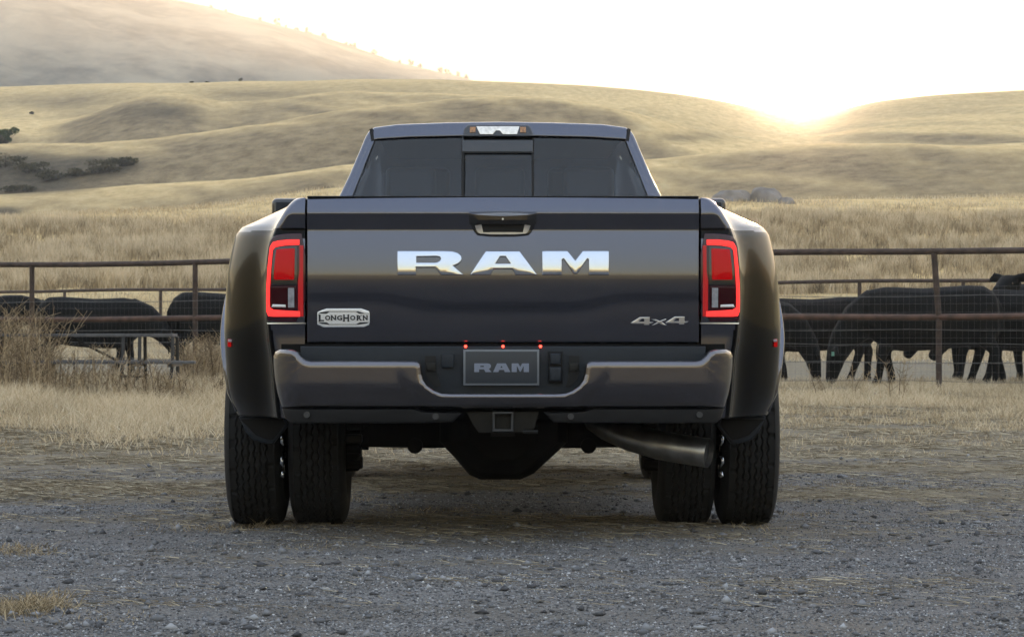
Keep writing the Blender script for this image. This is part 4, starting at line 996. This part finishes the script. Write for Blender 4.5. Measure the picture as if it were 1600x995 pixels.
MB().tube([(.62, -.4, .22), (.9, -.4, .22)], .018, 6).build('brace', M['table_leg'], tb)

# ------------------------------------------------------------------ boulders on the meadow
def boulder(px, d, w_, h_, label, sd):
    x = (px - CX) / F * d; r_ = random.Random(sd)
    bm = bmesh.new(); bmesh.ops.create_icosphere(bm, subdivisions=4, radius=1)
    for v in bm.verts:
        c = v.co.copy(); n = fbm(np.array([c.x * 1.3 + sd]), np.array([c.y * 1.3 + c.z * 1.1 + sd]), 4, sd)[0]
        c *= 1 + .55 * n; c.z = max(c.z, -.3) if c.z < 0 else min(c.z, .8 + .2 * n)
        v.co = (c.x * w_ / 2, c.y * w_ * .36, c.z * h_)
    me = bpy.data.meshes.new('boulder'); bm.to_mesh(me); bm.free(); finish(me, M['rock'], 30)
    o_ = link(bpy.data.objects.new('boulder', me)); o_.location = (x, d, gz(x, d) + .05 * h_)
    tag(o_, label, 'boulder', 'boulders on the meadow')
boulder(1141, 138, 2.0, .60, 'long low pale boulder on the meadow, the left one, above the truck mirror', 3)
boulder(1199, 138, 1.6, .85, 'tallest pale boulder on the meadow, between the two low ones', 8)
boulder(1229, 136, .8, .38, 'smallest pale boulder, at the right end of the three', 5)

# ------------------------------------------------------------------ foliage made of small leaf faces
def leaf_cloud(n, rx, ry, rz, size, lumps, rg_, base=0.0):
    """numpy: n small quads spread through a lumpy crown; returns V, F, tint"""
    cs = rg_.normal(size=(lumps, 3)); cs /= np.linalg.norm(cs, axis=1)[:, None]; cs *= rg_.uniform(.25, .8, (lumps, 1))
    k = rg_.integers(0, lumps, n); q_ = rg_.normal(size=(n, 3)); q_ /= np.linalg.norm(q_, axis=1)[:, None]
    p = cs[k] + q_ * (rg_.uniform(.15, 1, (n, 1)) ** .5) * rg_.uniform(.25, .45, (lumps,))[k][:, None]
    p = p * np.array([rx, ry, rz]); p[:, 2] += base
    a = rg_.normal(size=(n, 3)); a /= np.linalg.norm(a, axis=1)[:, None]; b2 = np.cross(a, rg_.normal(size=(n, 3))); b2 /= np.linalg.norm(b2, axis=1)[:, None]
    s_ = size * rg_.uniform(.5, 1.3, (n, 1)); V = np.stack([p - a * s_, p - b2 * s_ * .55, p + a * s_, p + b2 * s_ * .55], 1).reshape(-1, 3)
    return V, np.arange(4 * n).reshape(n, 4), np.repeat(np.clip(rg_.uniform(0, 1, lumps)[k] * .6 + rg_.uniform(0, .4, n), 0, 1), 4)
def shrub(px, d, w_, h_, label, m='leaf_dark', n=900, group='scrub in the gully', cat='bush', name='shrub', sd=1, trunk=0.0, size=.12):
    x = (px - CX) / F * d; rg_ = np.random.default_rng(sd)
    root = tag(empty(name, (x, d, gz(x, d) - .1)), label, cat, group)
    V, Fq, tt = leaf_cloud(n, w_ / 2, w_ / 2 * .8, h_ / 2, size, 9, rg_, trunk + h_ * .42)
    np_mesh('crown' if name == 'tree' else 'foliage', V, Fq, M[m], root, attrs={'tint': tt})
    mb = MB(); mb.tube([(0, 0, -.2), (.03 * h_, 0, trunk + h_ * .25), (0, .02, trunk + h_ * .6)], [h_ * .035, h_ * .025, h_ * .01], 6)
    for a in (0, 1.7, 3.3, 4.9): mb.tube([(0, 0, trunk + h_ * .12), (math.cos(a) * w_ * .2, math.sin(a) * w_ * .15, trunk + h_ * .4), (math.cos(a) * w_ * .34, math.sin(a) * w_ * .3, trunk + h_ * .6)], [h_ * .02, h_ * .013, h_ * .006], 5)
    mb.build('trunk' if name == 'tree' else 'stems', M['bark'], root)
    return root
for i, (px, d, w_, h_, lb) in enumerate([
    (8, 238, 5.5, 2.6, 'dark leafless scrub at the left edge of the gully'), (45, 240, 4.2, 2.2, 'dark scrub clump in the gully, second from the left edge'),
    (88, 236, 3.2, 1.4, 'low dark scrub in the middle of the gully'), (128, 238, 3.0, 1.5, 'dark rounded bush left of the largest one in the gully'),
    (162, 240, 3.9, 2.3, 'largest dark bush near the right end of the gully'), (192, 243, 2.6, 1.7, 'last dark bush at the right end of the gully'),
    (28, 224, 4.5, 1.1, 'low dark scrub along the foot of the gully at the left')]):
    py = (252, 262, 272, 266, 262, 252, 290)[i]
    d = float(next((q for q in np.arange(204, 300, .5) if HY - (gz((px - CX) / F * q, q) - H) / q * F <= py + 10), 250))
    shrub(px, d, w_ * 1.2, h_ * .75, lb, sd=20 + i, n=800)
shrub(12, 318, 3.6, 2.0, 'green round tree at the left edge on the upper slope', 'leaf_green', 1400, None, 'tree', 'tree', 31, .4, .16)
shrub(-4, 312, 2.6, 3.0, 'darker narrow tree at the left edge, below the green one', 'leaf_dark', 1200, None, 'tree', 'tree', 32, .3, .16)
for i, (px, py, d, w_, h_, lb) in enumerate([(300, 131, 418, .8, .45, 'tiny dark shrub just below the crest at the left'), (324, 132, 419, .6, .35, 'tiny shrub on the crest between two others'), (376, 125, 420, .9, .6, 'lone dark shrub standing on the crest line'), (50, 158, 380, .8, .5, 'small dark shrub on the upper left slope')]):
    shrub(px, d, w_, h_, lb, n=260, group=None, sd=50 + i, size=.12)
# trees on the mountain's right-hand ridge
pxs = [330, 352, 408, 432, 446, 462, 478, 486, 506, 541, 552, 585, 597, 624, 640, 655, 688, 700, 716, 728]
wds = ['first', 'second', 'third', 'fourth', 'fifth', 'sixth', 'seventh', 'eighth', 'ninth', 'tenth', 'eleventh', 'twelfth', 'thirteenth', 'fourteenth', 'fifteenth', 'sixteenth', 'seventeenth', 'eighteenth', 'nineteenth', 'twentieth']
for i, px in enumerate(pxs):
    rg_ = np.random.default_rng(90 + i); u = (px - CX) / F; zt_ = hz(1600, float(tab(np.array([px]), MR)[0])); hh_ = rg_.uniform(3.0, 6.5) * (.7 if px < 400 else 1)
    root = tag(empty('tree', (u * 1600, 1598, zt_ - 1.2)), 'hazy pale tree on the far mountain ridge, %s from the left' % wds[i], 'tree', 'trees on the far mountain ridge')
    V, Fq, tt = leaf_cloud(260, hh_ * .45, hh_ * .45, hh_ * .5, .5, 6, rg_, hh_ * .6); np_mesh('crown', V, Fq, M['leaf_dark'], root, attrs={'tint': tt})
    MB().tube([(0, 0, -1.5), (.1, 0, hh_ * .6)], [.22, .1], 6).build('trunk', M['bark'], root)

# ------------------------------------------------------------------ grasses, straw and gravel (uncountable stuff)
def blades(name, x, y, h, w, lean, mat_, tint, seg=2, curl=.35, z=None):
    n = len(x); z = terrain_z(x / y * F + CX, y) - .01 if z is None else z
    a = rng.uniform(0, 2 * math.pi, n); face = rng.uniform(-.9, .9, n)            # mostly broadside on, any azimuth for lean
    dx, dy = np.cos(a) * lean * h, np.sin(a) * lean * h; wx, wy = np.cos(face) * w / 2, np.sin(face) * w / 2
    rows = []
    for k in range(seg + 1):
        t = k / seg; bx = x + dx * t * (1 - curl + curl * t * 2); by = y + dy * t * (1 - curl + curl * t * 2); bz = z + h * t * (1 - .25 * lean * t)
        if k < seg: rows += [np.stack([bx - wx * (1 - t * .5), by - wy * (1 - t * .5), bz], 1), np.stack([bx + wx * (1 - t * .5), by + wy * (1 - t * .5), bz], 1)]
        else: rows.append(np.stack([bx, by, bz], 1))
    m = 2 * seg + 1; V = np.stack(rows, 1).reshape(-1, 3); b0 = np.arange(n)[:, None] * m
    tri = []
    for k in range(seg - 1): q0 = 2 * k; tri += [(q0, q0 + 1, q0 + 3), (q0, q0 + 3, q0 + 2)]
    q0 = 2 * (seg - 1); tri.append((q0, q0 + 1, q0 + 2))
    Fq = (b0[:, :, None] + np.array(tri)[None]).reshape(-1, 3)
    o_ = np_mesh(name, V, Fq, mat_, attrs={'tint': np.repeat(tint, m)}); tag(o_, kind='stuff'); return o_
def scatter(n, y0, y1, umargin=40, power=1.0):
    y = y0 + (y1 - y0) * rng.uniform(0, 1, n) ** power; u = rng.uniform(U(-umargin), U(1600 + umargin), n); return u * y, y
def clump(x, y, s, sd): return fbm(x / s, y / s, 3, sd)
# tall dry grass on the bank
x, y = scatter(400000, 81, 112); c = clump(x, y, .42, 101) + .8 * clump(x, y, 2.2, 102); keep = rng.uniform(0, 1, len(x)) < np.clip(.50 + 2.6 * c, .03, 1); keep &= y < 106 + 6 * clump(x, y, 6, 103) * 2
x, y, c = x[keep], y[keep], c[keep]
blades('tall_dry_grass', x, y, rng.uniform(.28, .62, len(x)) * np.clip(.8 + 1.6 * c, .4, 1.5), rng.uniform(.018, .034, len(x)), rng.uniform(0, .45, len(x)), M['straw'], np.clip(.52 + 1.25 * c + 1.1 * clump(x, y, .25, 99) + rng.uniform(-.22, .22, len(x)), 0, 1))
# shorter grass between the far fence and the bank, and among the cattle
x, y = scatter(90000, 56, 84); keep = rng.uniform(0, 1, len(x)) < np.clip((y - 55) / 15, 0, 1) * np.clip(.5 + clump(x, y, 2, 105) * 2, 0, 1); x, y = x[keep], y[keep]
blades('meadow_grass', x, y, rng.uniform(.06, .22, len(x)), rng.uniform(.015, .028, len(x)), rng.uniform(0, .8, len(x)), M['straw'], np.clip(.7 + rng.uniform(-.3, .3, len(x)), 0, 1), seg=1)
x, y = scatter(70000, 106, 165); keep = rng.uniform(0, 1, len(x)) < np.clip(.4 + clump(x, y, 4, 106) * 2, 0, 1); x, y = x[keep], y[keep]
blades('meadow_grass', x, y, rng.uniform(.10, .32, len(x)), rng.uniform(.03, .05, len(x)), rng.uniform(0, .8, len(x)), M['straw'], np.clip(.78 + .8 * clump(x, y, 6, 98) + rng.uniform(-.2, .2, len(x)), 0, 1), seg=1)
# dry grass strip in front of the fences
x, y = scatter(230000, 17, 40); m_ = straw_mask(x, y); c = clump(x, y, .7, 110) + .6 * clump(x, y, 3, 111)
dens = np.clip((y - 18) / 12, .06, 1) * np.clip(.5 + 2.2 * c, .05, 1) * m_; keep = rng.uniform(0, 1, len(x)) < dens; x, y, c = x[keep], y[keep], c[keep]
lf = np.clip((-x / y - .02) * 12, 0, 1)
blades('dry_grass', x, y, rng.uniform(.03, .11, len(x)) * np.clip((y - 14) / 12, .35, 1.2) * (1 + .9 * lf) * np.clip(1 + 2 * c, .5, 2), rng.uniform(.005, .010, len(x)), rng.uniform(.1, 1.1, len(x)), M['straw'], np.clip(.62 + .9 * c + rng.uniform(-.28, .3, len(x)), 0, 1))
# tufts on the gravel
tc_ = [((1240, 828, .6)), ((760 - 420, 826, 1.0))]
tx_, ty_, th_ = [], [], []
def tuft(px, py, wpx, n, h):
    d = H * F / (py - HY); s = F / d
    xx = (px + rng.normal(0, wpx / 2.2, n) - CX) / s; yy = d + rng.normal(0, .12, n) + .1; tx_.append(xx); ty_.append(yy); th_.append(rng.uniform(.4, 1, n) * h)
for a in ((325, 824, 110, 260, .045), (405, 821, 24, 60, .09), (450, 824, 90, 160, .035), (30, 858, 70, 260, .05), (45, 950, 60, 520, .075), (8, 955, 40, 300, .06), (160, 965, 90, 200, .03), (520, 850, 60, 150, .03), (660, 800, 120, 260, .04), (900, 806, 140, 240, .035), (1180, 826, 50, 60, .05), (560, 782, 60, 160, .04), (250, 775, 160, 320, .04), (1330, 760, 200, 260, .04), (1250, 800, 60, 100, .04)): tuft(*a)
x, y, h = map(np.concatenate, (tx_, ty_, th_))
blades('grass_tufts', x, y, h, rng.uniform(.0025, .005, len(x)), rng.uniform(.2, 1.6, len(x)), M['straw'], np.clip(rng.uniform(.0, .8, len(x)), 0, 1), seg=3)
# flattened straw lying on the dirt
x, y = scatter(190000, 8.6, 33, power=1.4); m_ = straw_mask(x, y); keep = rng.uniform(0, 1, len(x)) < np.clip(m_ * (.35 + 1.6 * clump(x, y, .6, 120)) + .012, 0, 1); x, y = x[keep], y[keep]
n = len(x); z = terrain_z(x / y * F + CX, y) + rng.uniform(.002, .012, n); a = rng.uniform(0, math.pi, n); l = rng.uniform(.02, .085, n) * np.clip(y / 14, .8, 1.8); w = rng.uniform(.0012, .0028, n) * np.clip(y / 12, .8, 2.4)
ca, sa = np.cos(a), np.sin(a); ti = rng.uniform(-.12, .22, n)
V = np.stack([np.stack([x - ca * l - sa * w, y - sa * l + ca * w, z], 1), np.stack([x - ca * l + sa * w, y - sa * l - ca * w, z + w], 1), np.stack([x + ca * l, y + sa * l, z + l * np.abs(ti)], 1)], 1).reshape(-1, 3)
tag(np_mesh('straw_litter', V, np.arange(3 * n).reshape(n, 3), M['straw_low'], attrs={'tint': np.repeat(np.clip(rng.uniform(.1, 1, n), 0, 1), 3)}), kind='stuff')
# tall brushy weeds by the table and the left posts
def weeds(px0, px1, d0, d1, n, h0, h1, sd):
    r_ = np.random.default_rng(sd); vs, fs, ts = [], [], []; mb = MB(); tn = []
    for i in range(n):
        d = r_.uniform(d0, d1); px = r_.uniform(px0, px1); x = (px - CX) / F * d; z0 = gz(x, d) - .02; h = r_.uniform(h0, h1); a = r_.uniform(0, 6.28); ln = r_.uniform(.05, .45) * h
        p = [Vector((x, d, z0)), Vector((x + math.cos(a) * ln * .3, d + math.sin(a) * ln * .3, z0 + h * .5)), Vector((x + math.cos(a) * ln, d + math.sin(a) * ln, z0 + h))]
        c0 = len(mb.v); mb.tube(p, [.0055, .004, .002], 3, cap=False)
        for k in range(r_.integers(4, 9)):
            t = r_.uniform(.25, .95); q_ = p[0].lerp(p[2], t); b_ = r_.uniform(0, 6.28); bl = h * r_.uniform(.12, .35)
            e = q_ + Vector((math.cos(b_) * bl * .8, math.sin(b_) * bl * .8, bl * r_.uniform(.2, .9))); mb.tube([q_, e], [.0035, .0015], 3, cap=False)
        tn += [r_.uniform(0, 1)] * (len(mb.v) - c0)
    return mb, tn
mb_all, tn_all = MB(), []
for a in ((-15, 80, 31, 36, 230, .45, 1.12, 1), (60, 190, 31.5, 34, 110, .25, .65, 2), (285, 352, 38, 41, 260, .25, .75, 3), (190, 290, 31, 33, 80, .15, .5, 4), (-10, 350, 30, 33, 200, .12, .35, 5), (1215, 1440, 31, 33, 22, .15, .5, 6)):
    mb, tn = weeds(*a); mb_all.add(mb.v, mb.f); tn_all += tn
tag(np_mesh('dry_weeds', mb_all.v, mb_all.f, M['weed'], attrs={'tint': tn_all}), kind='stuff')
# gravel: small broken stones
def stones(name, n, y0, y1, s0, s1, power, sd, tmul=1.0, sub=False):
    r_ = np.random.default_rng(sd); y = y0 + (y1 - y0) * r_.uniform(0, 1, n) ** power; x = r_.uniform(U(-30), U(1630), n) * y
    keep = r_.uniform(0, 1, n) < np.clip(1.05 - straw_mask(x, y) * 1.1, .02, 1) * np.clip(.75 + 1.5 * clump(x, y, .35, sd), .1, 1); x, y = x[keep], y[keep]; n = len(x)
    s = s0 * (s1 / s0) ** (r_.uniform(0, 1, n) ** 1.8); z = terrain_z(x / y * F + CX, y)
    base = np.array([(1, 0, 0), (-1, 0, 0), (0, 1, 0), (0, -1, 0), (0, 0, 1), (0, 0, -1)], float)
    P = base[None] * r_.uniform(.55, 1.15, (n, 6, 1)) + r_.uniform(-.28, .28, (n, 6, 3))
    P *= (s[:, None] * r_.uniform(.7, 1.2, (n, 3)) * np.array([1, 1, .62]))[:, None, :] * .5
    a = r_.uniform(0, 6.28, n); ca, sa = np.cos(a)[:, None], np.sin(a)[:, None]
    X = P[..., 0] * ca - P[..., 1] * sa + x[:, None]; Y = P[..., 0] * sa + P[..., 1] * ca + y[:, None]; Z = P[..., 2] + (z + s * .12)[:, None]
    f8 = np.array([(0, 2, 4), (2, 1, 4), (1, 3, 4), (3, 0, 4), (2, 0, 5), (1, 2, 5), (3, 1, 5), (0, 3, 5)])
    tag(np_mesh(name, np.stack([X, Y, Z], -1).reshape(-1, 3), (np.arange(n)[:, None, None] * 6 + f8[None]).reshape(-1, 3), M['pebble'], attrs={'tint': np.repeat(np.clip(r_.beta(2.4, 2.6, n) * tmul, 0, 1), 6)}), kind='stuff')
stones('gravel', 150000, 7.6, 16.5, .006, .016, 1.15, 201)
stones('loose_stones', 2600, 7.8, 19, .022, .055, 1.2, 205, .85)

# ------------------------------------------------------------------ haze
hv = MB().box(-1500, 1500, -760, 1900, -1.2, 330)
hm_, t, o = mat('air_haze'); ad = N(t, 'ShaderNodeAddShader'); t.links.new(ad.outputs[0], o.inputs['Volume'])
for i, (dn, g_) in enumerate(((.00034, .28), (.0000045, .982))):
    pv = N(t, 'ShaderNodeVolumePrincipled'); pv.inputs['Density'].default_value = dn; pv.inputs['Anisotropy'].default_value = g_
    pv.inputs['Color'].default_value = (.96, .96, .96, 1); t.links.new(pv.outputs[0], ad.inputs[i])
tag(hv.build('haze', hm_), kind='stuff')
